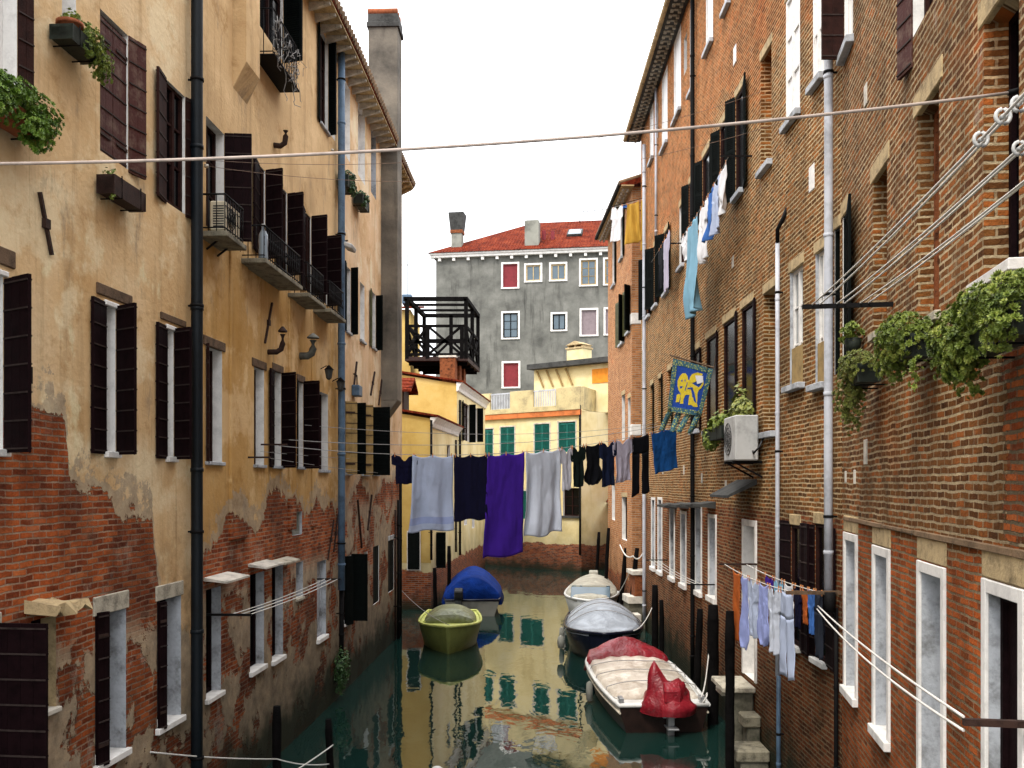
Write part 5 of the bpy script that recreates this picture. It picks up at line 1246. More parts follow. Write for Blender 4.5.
# ------------------------------------------------------------------ boats
def sm(t): t = max(0, min(1, t)); return t * t * (3 - 2 * t)
class Boat:
    def __init__(s, label, cat, loc, heading, L, B, fb, blunt, stern_w=.85, name='motorboat', p=2.2, rise=.25):
        s.L, s.B, s.fb, s.blunt, s.sw, s.pw, s.rise = L, B, fb, blunt, stern_w, p, rise
        s.T = thing(name, label, cat, loc, heading)
    def w(s, t):
        if t < .45: return s.B / 2 * (s.sw + (1 - s.sw) * math.sin(t / .45 * PI / 2))
        k = (t - .45) / .55; return s.B / 2 * (s.blunt + (1 - s.blunt) * (1 - k ** s.pw))
    def f(s, t): return s.fb * (1 + s.rise * t * t)
    def ts(s, n): return [1 - (1 - i / n) ** 1.9 for i in range(n + 1)]
    def hull(s, mat, bottom=None, gun='hull_white', rail=True, deck='hull_white', rake=.35, stripe=None):
        n = 30; rows = []; TS = s.ts(n)
        for i in range(n + 1):
            t = TS[i]; w = s.w(t); f = s.f(t); x = t * s.L
            k = max(0, (t - .6) / .4); nar = 1 - .45 * k
            sec = [(0, -.28), (.55 * w * nar, -.22), (.84 * w * nar, -.02), (.9 * w * (nar * .5 + .5), f * .35), (.97 * w, f * .68), (w, f)]
            xs = [x - rake * k * k * (1 - (j / 5)) for j in range(6)]
            rows.append([(xs[j], y, z) for j, (y, z) in enumerate(sec)])
        m = MB(); vs = []; N = 11
        for r in rows:
            vs += [(x, -y, z) for x, y, z in reversed(r)] + [(x, y, z) for x, y, z in r[1:]]
        fs = []; 
        for i in range(n):
            for j in range(N - 1): fs.append((i * N + j, i * N + j + 1, (i + 1) * N + j + 1, (i + 1) * N + j))
        m.add(vs, fs, 0, True)
        for k, f in enumerate(m.f):
            j = k % (N - 1)
            m.m[k] = 1 if (bottom and 2 <= j <= 7) else (2 if stripe and j in (0, 9) else 0)
        m.add(vs[:N], [tuple(range(N))], 0); m.add(vs[-N:], [tuple(range(N))], 0)
        h = m.build('hull', [mat, bottom or mat, stripe or mat], s.T)
        m = MB()                                    # deck
        vs = []; 
        for t in TS: vs += [(t * s.L, -s.w(t) * .99, s.f(t) - .03), (t * s.L, s.w(t) * .99, s.f(t) - .03)]
        m.add(vs, [(2 * i, 2 * i + 1, 2 * i + 3, 2 * i + 2) for i in range(n)]); m.build('deck', deck, s.T)
        m = MB(); pts = [(t * s.L, s.w(t), s.f(t)) for t in TS]
        loop = [(-.0, -pts[0][1] , pts[0][2])] + [(0, pts[0][1], pts[0][2])] + pts[1:] + [(x, -y, z) for x, y, z in reversed(pts)]
        m.tube(loop, .045, 8); m.build('gunwale', gun, s.T)
        if rail:
            for sg in (-1, 1):
                m = MB(); m.tube([(t * s.L - .004, sg * s.w(t) * .985, s.f(t) * .72) for t in TS], .025, 6); m.build('rub_rail', 'rub_rail', s.T)
    def cover(s, name, mat, t0, t1, hfun, over=1.0, wr=.03, seed=0, base=.01, fall=.10, nx=40, ny=26, label=None, pw=2.0):
        """fabric stretched over the hull; hfun(t, c) is its height over the gunwale, c in -1..1 across"""
        m = MB(); vs = []
        for i in range(nx + 1):
            t = t0 + (t1 - t0) * (1 - (1 - i / nx) ** 1.6)
            for j in range(ny + 1):
                c = -1 + 2 * j / ny; y = c * s.w(t) * over; e = min(1, (1 - abs(c)) * 6, i / nx * 9, (1 - i / nx) * 9)
                nz = mnoise.noise(Vector((t * s.L * 1.9, y * 2.2, seed))) + .5 * mnoise.noise(Vector((t * s.L * 5, y * 6, seed + 3)))
                z = s.f(t) + base + hfun(t, c) + wr * nz * e
                if abs(c) > .985 or i in (0, nx): z = s.f(t) - fall + .02 * nz
                vs.append((t * s.L, y * (1.0 if abs(c) < .985 else 1.03), z))
        N = ny + 1
        m.add(vs, [(i * N + j, i * N + j + 1, (i + 1) * N + j + 1, (i + 1) * N + j) for i in range(nx) for j in range(ny)], 0, True)
        o = m.build(name, mat, s.T); md = o.modifiers.new('thickness', 'SOLIDIFY'); md.thickness = .008
        if label: o['label'] = label
        return o
    def outboard(s, cowl='plastic_black', leg='gunmetal', y=0, sc=1.0, tilt=0):
        M = Matrix.Translation((-.12, y, s.fb)) @ Matrix.Rotation(tilt, 4, 'Y') @ Matrix.Scale(sc, 4)
        m = MB(); m.prism([(-.16, .02), (.12, .02), (.16, .2), (.1, .42), (-.12, .46), (-.26, .34), (-.26, .12)], -.15, .15, 0, M); o = m.build('outboard', cowl, s.T, .03)
        m = MB(); m.prism([(-.13, .04), (.07, .04), (.03, -.5), (-.1, -.52)], -.06, .06, 0, M); m.box(-.3, .06, -.1, .1, -.36, -.33, 0, M)
        m.tube([M @ Vector((-.2, 0, -.62)), M @ Vector((.1, 0, -.6)), M @ Vector((.2, 0, -.58))], [.07 * sc, .075 * sc, .02], 10); m.prism([(-.12, -.5), (.05, -.5), (.02, -.85), (-.06, -.8)], -.02, .02, 0, M)
        m.box(.02, .2, -.12, .12, -.22, .06, 0, M)
        m.build('leg', leg, o, .01); return o
    def lash(s, ts, hfun, over=.95, mat='rope_grey', r=.012):
        for t in ts:
            m = MB(); pts = [(t * s.L + .03 * math.sin(5 * c), c * s.w(t) * over, s.f(t) + .035 + hfun(t, c)) for c in [k / 10 - 1 for k in range(21)]]
            pts = [(t * s.L, -s.w(t) * 1.02, s.f(t) - .1)] + pts + [(t * s.L, s.w(t) * 1.02, s.f(t) - .1)]; m.tube(pts, r, 5); m.build('lashing', mat, s.T)
    def fender(s, t, sg, mat='grey_plaster'):
        y = sg * (s.w(t) + .1); m = MB(); m.lathe([(0, -.24), (.07, -.2), (.085, 0), (.07, .2), (.02, .24), (0, .25)], (t * s.L, y, s.f(t) * .45), 12); m.tube([(t * s.L, y, s.f(t) * .45 + .22), (t * s.L, sg * s.w(t), s.f(t) + .03)], .01, 5); m.build('fender', mat, s.T)

# red and white covered boat, stern towards the bridge
b5 = Boat('brown motorboat under a white cover, its bow and its engine wrapped in red tarpaulin', 'boat', (3.12, 19.5, 0), R(93), 6.0, 2.15, .56, .16, .86, p=4.2)
b5.hull('hull_brown', None, 'hull_white', stripe='hull_white')
b5.cover('cover', 'tarp_white', .10, .80, lambda t, c: .04 + .11 * (1 - abs(c) ** 3) + .022 * abs(math.sin(t * 26)) * (1 - abs(c)) + .012 * math.sin(c * 16 + t * 9), .93, .035, 3, label='white wrinkled cover')
b5.cover('bow_cover', 'tarp_red', .70, 1.0, lambda t, c: .10 + (.36 * max(0, 1 - abs(t - .80) / .12) + .08) * (1 - abs(c * .9) ** 1.5), 1.04, .07, 9, label='red tarpaulin over the bow', fall=.16)
eng = b5.outboard('tarp_red', 'steel', -.1, 1.15)
m = MB(); nx, ny = 16, 20                           # loose red bag over the engine, gathered to peaks
vs = []
for i in range(nx + 1):
    v = i / nx
    for j in range(ny):
        a = 2 * PI * j / ny; r = .43 + .06 * math.sin(2 * a + 1) - .20 * v ** 3; nz = mnoise.noise(Vector((math.cos(a) * 1.6, math.sin(a) * 1.6, v * 2.2)))
        pk = .46 * max(0, math.cos(a - 1.9)) ** 8 + .07 * max(0, math.cos(a + 1.2)) ** 5
        vs.append((.02 + r * .95 * math.cos(a) * (1 + .35 * nz), -.1 + (r * 1.2 + .22 * pk) * math.sin(a) * (1 + .3 * nz), .40 + v * (.62 + pk * v) + .07 * nz))
vs.append((.02, -.1, 1.02))
m.add(vs, [(i * ny + j, i * ny + (j + 1) % ny, (i + 1) * ny + (j + 1) % ny, (i + 1) * ny + j) for i in range(nx) for j in range(ny)] + [(nx * ny + j, nx * ny + (j + 1) % ny, (nx + 1) * ny) for j in range(ny)], 0, True)
m.build('engine_bag', 'tarp_red', eng)
for sg in (-1, 1):
    m = MB(); m.box(.15, .4, sg * .85 - .05, sg * .85 + .05, .58, .68); m.build('cleat', 'steel', b5.T, .01)

b5.lash((.22, .42, .58), lambda t, c: .06 + .11 * (1 - abs(c) ** 3) + .02); b5.fender(.35, -1, 'hull_navy'); b5.fender(.7, -1, 'hull_navy'); b5.fender(.45, 1); 
m = MB(); m.tube([(.35, -.9, .62), (.2, -.95, .75), (.05, -.9, .72), (-.02, -.8, .6)], .016, 6); m.tube([(.3, .86, .64), (.5, .95, .62), (.42, .8, .60), (.25, .9, .62), (.45, .9, .63)], .014, 6); m.build('coiled_rope', 'rope_white', b5.T)
# navy boat with silver cover, bow towards the bridge
b4 = Boat('dark navy motorboat with a domed silver cover, bow towards the bridge', 'boat', (2.98, 32.2, 0), R(-93.5), 5.6, 2.35, .72, .08, .9, p=3.4)
b4.hull('hull_navy', None, 'hull_navy', rail=False, deck='tarp_silver')
b4.cover('cover', 'tarp_silver', .06, .93, lambda t, c: .04 + .56 * (1 - abs(c) ** 2.0) * sm((.86 - t) / .30) * sm(t / .2 + .2), .97, .03, 5)
m = MB(); m.lathe([(0, -.2), (.09, -.16), (.11, 0), (.09, .16), (.03, .2), (0, .22)], (4.2, -1.28, .42), 12); m.tube([(4.2, -1.28, .62), (4.2, -1.12, .85)], .012, 5); m.build('fender', 'grey_plaster', b4.T)

b4.lash((.3, .5, .66), lambda t, c: .05 + .56 * (1 - abs(c) ** 2.0) * sm((.86 - t) / .30) * sm(t / .2 + .2) + .02); b4.fender(.4, -1)
# far boat with beige cover
b3 = Boat('pale motorboat under a long beige cover, furthest on the right side', 'boat', (3.62, 42.2, 0), R(-96), 7.4, 2.15, .66, .06, .85, p=2.8)
b3.hull('hull_white', None, 'hull_white', rail=False, deck='hull_white')
b3.cover('cover', 'tarp_beige', .02, .9, lambda t, c: .06 + (.40 * sm((1 - t) / .6)) * (1 - abs(c) ** 2), .98, .03, 6)
m = MB(); m.prism([(6.0, .76), (6.3, .78), (5.8, 1.15), (5.5, 1.18)], -.75, .75); m.build('windscreen', 'glass_blue', b3.T, .02)
b3.outboard('tarp_beige', 'gunmetal', 0, 1.3)

# lime green boat on the left
b1 = Boat('lime green small boat with an olive canopy over its middle, bow towards the bridge', 'boat', (-2.08, 33.2, 0), R(-88), 4.9, 1.98, .68, .06, .85, p=3.2)
b1.hull('hull_green', None, 'hull_lime', rail=False, deck='hull_lime')
b1.cover('canopy', 'tarp_olive', .12, .70, lambda t, c: .03 + .38 * (1 - abs(c) ** 2.4) * sm((.80 - t) / .2) * sm((t - .05) / .3), .86, .012, 8)
m = MB(); pts = [(.69 * 4.9, .84 * y, .78 + .03 * (1 - y * y)) for y in [k / 6 - 1 for k in range(13)]]; m.tube(pts, .02, 6); m.build('canopy_hoop', 'hull_lime', b1.T)

# blue covered boat on the left, stern towards the bridge
b2 = Boat('grey boat under a tall bright blue tent cover, engine at its stern', 'boat', (-1.55, 36.6, 0), R(91), 6.0, 2.3, .62, .3, .9, p=2.0)
b2.hull('grey_plaster', None, 'hull_navy', rail=False, deck='grey_dark')
b2.cover('tent_cover', 'tarp_blue', .06, .98, lambda t, c: .05 + .92 * (1 - abs(c) ** 1.9) * sm((1 - t) / .45) * (.75 + .25 * sm(t / .3)), 1.07, .035, 12, fall=.22)
b2.outboard('plastic_black', 'gunmetal', .5, 1.1)

# ------------------------------------------------------------------ mooring poles, ropes, steps
def pole(px, ytop, Y, r, label, lean=0.0, group=None, mat='pole_wood', cap=None):
    q = at(px, ytop, Y); T = MB(); n = 12; vs = []; z0 = -2.2
    pts = []; rs = []
    for i in range(n + 1):
        z = z0 + (q.z - z0) * i / n; pts.append((lean * (z - 1) + random.uniform(-.008, .008), random.uniform(-.008, .008), z)); rs.append(r * (1 + random.uniform(-.07, .07)))
    rs[-1] = r * .82; T.tube(pts, rs, 12)
    o = T.build('mooring_pole', mat); o.location = (q.x, Y, 0); tag(o, label, 'mooring pole', group)
    return o
GP = 'dark mooring poles in the canal'
pole(277, 706, 16.0, .075, 'black mooring pole at the lower left holding a white rope', group=GP)
pole(328, 719, 17.0, .065, 'slightly leaning black pole at the lower left end of the rope', -.05, group=GP)
pole(730, 611, 16.6, .085, 'tall black pole beside the water steps, nearest of the right group', group=GP)
pole(713, 605, 20.2, .125, 'thickest black mooring pole beside the red covered boat', group=GP)
pole(698, 609, 22.4, .085, 'thin leaning pole between the thick pole and the brick wall', .04, group=GP)
pole(655, 585, 28.2, .10, 'black pole beside the bow of the navy boat', group=GP)
pole(661.5, 600, 27.0, .07, 'thinner black pole next to the navy boat, closer to the wall', group=GP)
pole(632, 548, 34.0, .09, 'leaning pole at the corner of the orange brick house, tied with white rope', .10, group=GP)
pole(622, 548, 36.5, .09, 'leaning pole before the orange brick house, left of the tied one', .10, group=GP)
pole(606, 528, 41.0, .08, 'slim pole standing furthest away on the right side', .05, group=GP)
pole(597, 532, 46.5, .08, 'slim pole in front of the mustard wall', .06, group=GP)
pole(449, 546, 38.6, .08, 'black pole by the wall left of the blue covered boat', group=GP)
pole(435, 568, 36.0, .08, 'black pole behind the lime green boat', -.02, group=GP)
def rope(label, pts, r=.012, mat='rope_white'):
    o = Vector(pts[0]); m = MB(); m.tube([Vector(p) - o for p in pts], r, 6); ob = m.build('mooring_rope', mat); ob.location = o; tag(ob, label, 'rope'); return ob
def sagpts(a, b, s, n=14): return [Vector(a).lerp(Vector(b), i / n) - Vector((0, 0, s * 4 * (i / n) * (1 - i / n))) for i in range(n + 1)]
a = at(277, 759, 15.9); b = at(329, 764, 16.9); c = WA.pt(ua(150), 0, WA.uz(150, 752)[1])
rope('taut white rope running from the left wall to the two black poles', sagpts(c, a, .03) + sagpts(a, b, .05)[1:])
rope('second white rope slanting down from the leaning pole', sagpts(at(333, 745, 16.9), at(262, 790, 14.2), .03))
rope('white rope slung between the leaning poles at the orange brick house', sagpts(at(620, 545, 36.3), at(633, 556, 33.9), .2) + sagpts(at(633, 556, 33.9), at(643, 553, 33.9), .15)[1:], .025)
rope('slack rope tying the stern of the red covered boat to the thick pole', sagpts(b5.T.location + Vector((.8, .2, .68)), Vector((at(713, 605, 20.2).x - .1, 20.15, 1.5)), .18), .014)
rope('rope tying the bow of the navy boat to a black pole', sagpts(b4.T.location + Vector((.5, -5.0, .9)), Vector((at(655, 585, 28.2).x - .08, 28.2, 1.45)), .15), .014)
rope('rope from the furthest covered boat to the leaning pole by the brick house', sagpts(b3.T.location + Vector((.3, -6.2, .85)), at(630, 570, 34.0), .12), .016)
rope('thin rope from the lime green boat to the left wall', sagpts(b1.T.location + Vector((.2, -4.6, .85)), WC.pt(uc(399), 0, 1.6), .15), .01, 'rope_grey')

# water steps at the door
ud = (qd[0] + qd[1]) / 2
T = thing('water_steps', 'worn stone water steps leading from the white door down to the canal', 'steps', WM.pt(ud, 0, 0), WM.rot)
m = MB(); m.box(-.60, .50, -.62, -.01, 1.20, 1.31); m.build('landing_slab', 'stone', T, .02)
m = MB(); m.box(-.2, .40, -.40, -.02, -1.5, 1.195); m.build('base', 'water_stone', T, .03)
m = MB(); m.box(-.75, -.25, -.5, -.02, .98, 1.10); m.build('step', 'stone', T, .02)
for x0, w_, z1, dp in ((.50, .42, .88, .34), (.86, .66, .42, .60)):
    m = MB(); m.box(x0, x0 + w_, -dp, -.01, z1 - .22, z1); m.build('step', 'stone_dark', T, .03)
    m = MB(); m.box(x0 + .04, x0 + w_ - .04, -dp + .08, -.02, -1.5, z1 - .225); m.build('riser_block', 'water_stone', T, .02)
# landing further back
q = at(637, 600, 33.6)
T = thing('stone_landing', 'small grey stone landing at the corner below the orange brick house', 'landing', (q.x + .15, 33.9, 0), R(4))
for x0, x1, y0, y1, z0, z1, mt in ((-.55, .75, -.6, .5, .9, 1.15, 'pale_stone'), (-.5, .7, -.5, .5, -1.5, .895, 'water_stone'), (-.75, -.2, -1.2, -.62, .35, .6, 'pale_stone'), (-.7, -.25, -1.15, -.65, -1.5, .345, 'water_stone'), (-.3, .7, -.55, .45, 1.155, 1.9, 'brick_plain'), (-.4, .75, -.6, .5, 1.9, 2.05, 'pale_stone')):
    m = MB(); m.box(x0, x1, y0, y1, z0, z1); m.build('slab' if mt == 'pale_stone' else 'base', mt, T, .015)
# white float at the bottom edge
q = at(437, 769, 16.4); m = MB(); m.lathe([(0, -.2), (.09, -.17), (.15, -.06), (.155, .04), (.12, .13), (.06, .18), (0, .19)], (0, 0, 0), 16); o = m.build('buoy', 'hull_white'); o.location = (q.x, 16.4, .04); tag(o, 'white rounded mooring float in the water at the bottom edge', 'buoy')

# ------------------------------------------------------------------ plants
def leaves(blobs, size, seed=1):
    rnd = random.Random(seed); m = MB()
    for (c, rad, n) in blobs:
        c = Vector(c)
        for _ in range(n):
            d = Vector((rnd.gauss(0, 1), rnd.gauss(0, 1), rnd.gauss(0, 1))).normalized(); rr = rnd.random() ** .45
            p = c + Vector((d.x * rad[0], d.y * rad[1], d.z * rad[2])) * rr
            nrm = (d + Vector((rnd.uniform(-.8, .8), rnd.uniform(-.8, .8), rnd.uniform(-.2, 1.1)))).normalized(); a = nrm.orthogonal().normalized(); a = Matrix.Rotation(rnd.uniform(0, 6.3), 3, nrm) @ a; b = nrm.cross(a)
            s = size * rnd.uniform(.6, 1.35)
            m.add([p - a * s, p + b * s * .62 - nrm * s * .12, p + a * s + nrm * s * .1, p - b * s * .62 - nrm * s * .12], [(0, 1, 2, 3)], 0, False)
    return m
def rosettes(blobs, size, seed=1):
    """succulent rosettes: little whorls of five to seven leaves"""
    rnd = random.Random(seed); m = MB()
    for (c, rad, n) in blobs:
        c = Vector(c)
        for _ in range(n):
            d = Vector((rnd.gauss(0, 1), rnd.gauss(0, 1), rnd.gauss(0, 1))).normalized(); p = c + Vector((d.x * rad[0], d.y * rad[1], d.z * rad[2])) * rnd.random() ** .4
            nrm = (d + Vector((rnd.uniform(-.5, .5), rnd.uniform(-.9, .1), rnd.uniform(0, 1)))).normalized(); a0 = nrm.orthogonal().normalized(); s = size * rnd.uniform(.55, 1.3); k = rnd.randint(6, 8)
            for ring, (rs, up) in enumerate(((1.0, .45), (.55, .95))):
                for i in range(k):
                    a = Matrix.Rotation(2 * PI * (i + ring * .5) / k, 3, nrm) @ a0; b = nrm.cross(a)
                    q = p; t = p + a * s * rs + nrm * s * up * .8; w = s * .30 * (1 if ring == 0 else .7)
                    mid = p + a * s * rs * .6 + nrm * s * up * .35
                    m.add([q, mid + b * w, t, mid - b * w], [(0, 1, 2, 3)], 0, False)
    return m
def trough(T, w, d, h, mat, y=0, brackets=True):
    m = MB(); m.prism([(-d / 2 + .02, 0), (d / 2 - .02, 0), (d / 2, h), (d / 2 - .02, h), (d / 2 - .035, h - .03), (-d / 2 + .035, h - .03), (-d / 2 + .02, h), (-d / 2, h)], -w / 2, w / 2, 0, Matrix(((0, 1, 0, 0), (1, 0, 0, y), (0, 0, 1, 0), (0, 0, 0, 1)))); m.box(-w / 2, -w / 2 + .01, y - d / 2, y + d / 2, 0.002, h); m.box(w / 2 - .01, w / 2, y - d / 2, y + d / 2, .002, h); t = m.build('trough', mat, T)
    m = MB(); m.box(-w / 2 + .015, w / 2 - .015, y - d / 2 + .03, y + d / 2 - .03, h - .05, h - .022); m.build('soil', 'soil', t)
    if brackets:
        for x in (-w * .3, w * .3): m = MB(); m.tube([(x, .0 if y < 0 else 0, -.02), (x, y - d / 2 - .01, -.02), (x, y - d / 2 - .01, h + .02)], .009, 5); m.build('bracket', 'iron', T)
def wall_thing(name, wall, px, py, out, label, cat, group=None):
    u, z = wall.uz(px, py, out); return thing(name, label, cat, wall.pt(u, 0, z), wall.rot, group)
# left, top: big bright green box
T = wall_thing('flower_box', WA, 10, 124, .2, 'flower box overflowing with bright green succulents at the left edge', 'flower box')
trough(T, 1.1, .22, .2, 'terracotta', -.14); rosettes([((.0, -.2, .3), (.55, .2, .17), 420), ((.42, -.24, .2), (.24, .2, .26), 330), ((-.3, -.26, .12), (.3, .16, .24), 260), ((.25, -.3, .02), (.24, .12, .2), 200)], .034, 3).build('foliage', 'leaf_fresh', T)
T = wall_thing('flower_pot', WA, 76, 52, .15, 'dark planter with a terracotta pot and trailing plants under the white window', 'flower pot')
trough(T, .62, .26, .16, 'trough_dark', -.16); m = MB(); m.lathe([(.0, .03), (.09, .03), (.12, .2), (.14, .2), (.14, .24), (.11, .24), (.1, .19), (0, .19)], (-.16, -.17, 0), 16); m.build('pot', 'terracotta', T)
rosettes([((.12, -.2, .22), (.24, .16, .14), 190), ((.34, -.26, .02), (.16, .12, .24), 170), ((-.14, -.18, .3), (.14, .1, .08), 40), ((.1, -.3, .05), (.2, .08, .12), 70)], .030, 4).build('foliage', 'leaf_bright', T)
T = wall_thing('flower_box', WA, 122, 203, .14, 'dark brown wooden window box with sparse green shoots below the peeling red shutters', 'flower box')
trough(T, .78, .22, .22, 'trough_brown', -.14); leaves([((-.28, -.14, .26), (.1, .08, .07), 40), ((.3, -.14, .23), (.06, .06, .05), 20), ((-.34, -.2, .0), (.04, .04, .08), 14)], .025, 5).build('foliage', 'leaf_bright', T)
T = wall_thing('flower_basket', WC, 348, 190, .2, 'hanging basket of dark plants below the first white window by the blue pipe', 'flower basket', 'hanging baskets on the pink house')
trough(T, .8, .25, .25, 'trough_dark', -.16); leaves([((.0, -.18, .28), (.45, .2, .18), 320), ((.1, -.28, .08), (.35, .1, .2), 120)], .05, 6).build('foliage', 'leaf_dark', T)
T = wall_thing('flower_basket', WC, 363, 208, .2, 'darker hanging basket nearer the chimney on the pink house', 'flower basket', 'hanging baskets on the pink house')
trough(T, .9, .25, .25, 'trough_dark', -.16); leaves([((.0, -.18, .26), (.45, .18, .12), 200), ((-.2, -.26, .08), (.25, .1, .15), 60)], .05, 7).build('foliage', 'leaf_dark', T)
T = wall_thing('climbing_plant', WC, 338.5, 668, .1, 'tuft of green ivy growing from the left wall foot below the blue pipe', 'plant')
leaves([((.1, -.16, .0), (.36, .2, .5), 520), ((.1, -.12, -.4), (.2, .12, .3), 120)], .04, 8).build('foliage', 'leaf_dark', T)
# right: three boxes
GB = 'overflowing flower boxes on the near right wall'
T = wall_thing('flower_box', WN, 992, 348, .25, 'largest flower box with cascading yellow green succulents at the right edge', 'flower box', GB)
trough(T, 1.15, .24, .2, 'trough_dark', -.2); rosettes([((.1, -.25, .28), (.62, .22, .15), 760), ((-.55, -.3, .12), (.30, .2, .28), 640), ((-.70, -.28, .02), (.2, .16, .2), 180), ((-.35, -.36, .05), (.28, .1, .22), 200), ((.45, -.36, .1), (.26, .1, .22), 170), ((-.62, -.2, -.18), (.14, .1, .10), 20)], .030, 11).build('foliage', 'leaf_bright', T)
T = wall_thing('flower_box', WN, 903, 362, .25, 'middle flower box of three, a round mound of green succulents', 'flower box', GB)
trough(T, .8, .24, .2, 'trough_dark', -.2); rosettes([((.0, -.25, .2), (.5, .24, .23), 950), ((-.2, -.3, .02), (.38, .14, .2), 220), ((.4, -.25, -.12), (.12, .1, .2), 24)], .030, 12).build('foliage', 'leaf_bright', T)
T = wall_thing('flower_box', WN, 858, 385, .25, 'farthest flower box of three, reddish green plants trailing beside the white pipe', 'flower box', GB)
trough(T, .7, .24, .2, 'trough_dark', -.2); rosettes([((.0, -.25, .2), (.44, .22, .18), 620), ((-.3, -.28, -.08), (.24, .18, .36), 400), ((-.35, -.25, -.38), (.1, .1, .16), 24)], .029, 13).build('foliage', 'leaf_red', T)
T = wall_thing('flower_pot', WN, 846, 352, .2, 'small green pot plant on the sill by the black shutter', 'flower pot')
m = MB(); m.lathe([(0, 0), (.08, 0), (.11, .16), (.1, .16), (0, .14)], (0, -.12, 0), 12); m.build('pot', 'trough_dark', T); rosettes([((0, -.14, .22), (.18, .14, .12), 50)], .045, 14).build('foliage', 'leaf_bright', T)
# plants below the flag and on the AC
T = wall_thing('flower_box', WM, 742, 432, .2, 'flower box with upright red and green plants above the air conditioner', 'flower box')
trough(T, 1.3, .28, .24, 'trough_dark', -.2); leaves([((.0, -.2, .4), (.6, .2, .25), 420), ((-.2, -.2, .6), (.3, .15, .35), 110), ((.5, -.3, .15), (.2, .15, .2), 60)], .055, 15).build('foliage', 'leaf_red', T)
T = wall_thing('flower_box', WM, 716, 440, .3, 'long flower box of pale green plants beneath the blue flag', 'flower box')
trough(T, 2.0, .3, .25, 'trough_dark', -.25); leaves([((.2, -.25, .32), (.8, .22, .2), 520), ((-.6, -.28, .05), (.5, .18, .28), 260), ((.7, -.32, .4), (.25, .2, .2), 90)], .06, 16).build('foliage', 'leaf_bright', T)

# ------------------------------------------------------------------ air conditioners, bottle, lamps
def ac(wall, px, py, out, w, h, d, label, mat):
    T = wall_thing('air_conditioner', wall, px, py, out, label, 'air conditioner')
    m = MB(); m.box(-w / 2, w / 2, -d - .1, -.1, 0, h); b = m.build('casing', mat, T, .02)
    m = MB()
    for k in range(3): rr = h * (.36 - .1 * k); m.tube([(-w * .12 + rr * math.cos(2 * PI * i / 20), -d - .106, h * .5 + rr * math.sin(2 * PI * i / 20)) for i in range(21)], .007, 5, cap=False)
    m.lathe([(0, 0), (h * .38, 0), (h * .38, .004), (0, .004)], (0, 0, 0), 24) if False else None
    for k in range(6): a = k * PI / 6; m.tube([(-w * .12 + h * .36 * math.cos(a), -d - .106, h * .5 + h * .36 * math.sin(a)), (-w * .12 - h * .36 * math.cos(a), -d - .106, h * .5 - h * .36 * math.sin(a))], .004, 4)
    m.build('fan_grille', 'plastic_black', T)
    m = MB()
    for k in range(9): m.box(-w / 2 - .006, -w / 2 + .004, -d * .9 - .1, -.16, h * .12 + k * h * .085, h * .12 + k * h * .085 + h * .04)
    m.build('side_vent', 'grey_dark', T)
    for x in (-w * .35, w * .35): m = MB(); m.box(x - .02, x + .02, -d - .12, 0.02, -.05, -.004); m.bar((x, 0, -.3), (x, -d - .08, -.03), .03); m.build('bracket', 'iron', T)
    m = MB(); m.tube([(w / 2, -.2, h * .2), (w / 2 + .12, -.22, h * .15), (w / 2 + .16, -.12, h * .3), (w / 2 + .1, .0, h * .6)], .02, 7); m.build('hose', 'plastic_black', T)
    return T
ac(WM, 744, 461, .25, .95, .82, .42, 'white air conditioner on iron brackets on the right brick wall', 'plastic_white')
T = ac(WB, 226, 228, .3, .75, .52, .28, 'beige air conditioner standing on the balcony beside the black pipe', 'ac_beige')
T.scale = (.85, .85, .85); T.location = WB.pt((bal1[0] + bal1[1]) / 2 + .08, 0, bal1[2] + .06)
q = WB.pt(bal2[0] + .14, .36, bal2[2] + .0)
T = thing('bottle', 'clear plastic water bottle standing on the balcony with dark red shutters', 'bottle', q); m = MB(); m.lathe([(0, 0), (.075, 0), (.08, .04), (.072, .2), (.08, .3), (.07, .42), (.03, .5), (.028, .55)], (0, 0, 0), 14); m.build('body', 'bottle_glass', T); m = MB(); m.lathe([(.032, .55), (.032, .59), (0, .59)], (0, 0, 0), 10); m.build('cap', 'plastic_white', T)
def wall_lamp(wall, px, py, label):
    T = wall_thing('wall_lamp', wall, px, py, .3, label, 'lamp', 'wall lanterns by the blue pipe')
    m = MB(); m.tube([(0, .02, .1), (0, -.2, .22), (0, -.3, .2)], .018, 6); m.build('arm', 'iron', T)
    m = MB(); m.lathe([(.02, .2), (.16, .08), (.15, .06), (.1, -.22), (.05, -.27), (0, -.28)], (0, -.3, 0), 8, sm=False); m.build('lantern', 'grey_dark', T)
    m = MB(); m.lathe([(.18, .08), (.03, .24), (0, .26)], (0, -.3, 0), 8, sm=False); m.build('cap', 'pole_wood', T); T.scale = (.62, .62, .62)
wall_lamp(WB, 334, 372, 'dark iron lantern on the ochre wall left of the blue pipe'); wall_lamp(WC, 345.5, 384, 'dark lantern on the pink wall right of the blue pipe')
T = wall_thing('floodlight', WC, 350, 243, .3, 'small white floodlight beside the blue pipe on the pink wall', 'floodlight'); m = MB(); m.box(-.25, .25, -.42, -.2, -.05, .06, 0, Matrix.Rotation(.35, 4, 'X')); m.build('housing', 'plastic_white', T, .02); m = MB(); m.tube([(0, .02, 0), (0, -.25, .06)], .02, 6); m.build('arm', 'iron', T)
T = wall_thing('junction_box', WC, 357, 391, .1, 'small grey box fixed to the pink wall beside the lantern', 'junction box'); m = MB(); m.box(-.22, .22, -.2, .0, -.14, .14); m.build('casing', 'pipe_blue', T, .02); m = MB(); m.tube([(0, -.1, .14), (0, -.1, .4), (0, .02, .45)], .015, 6); m.build('cable', 'iron', T)

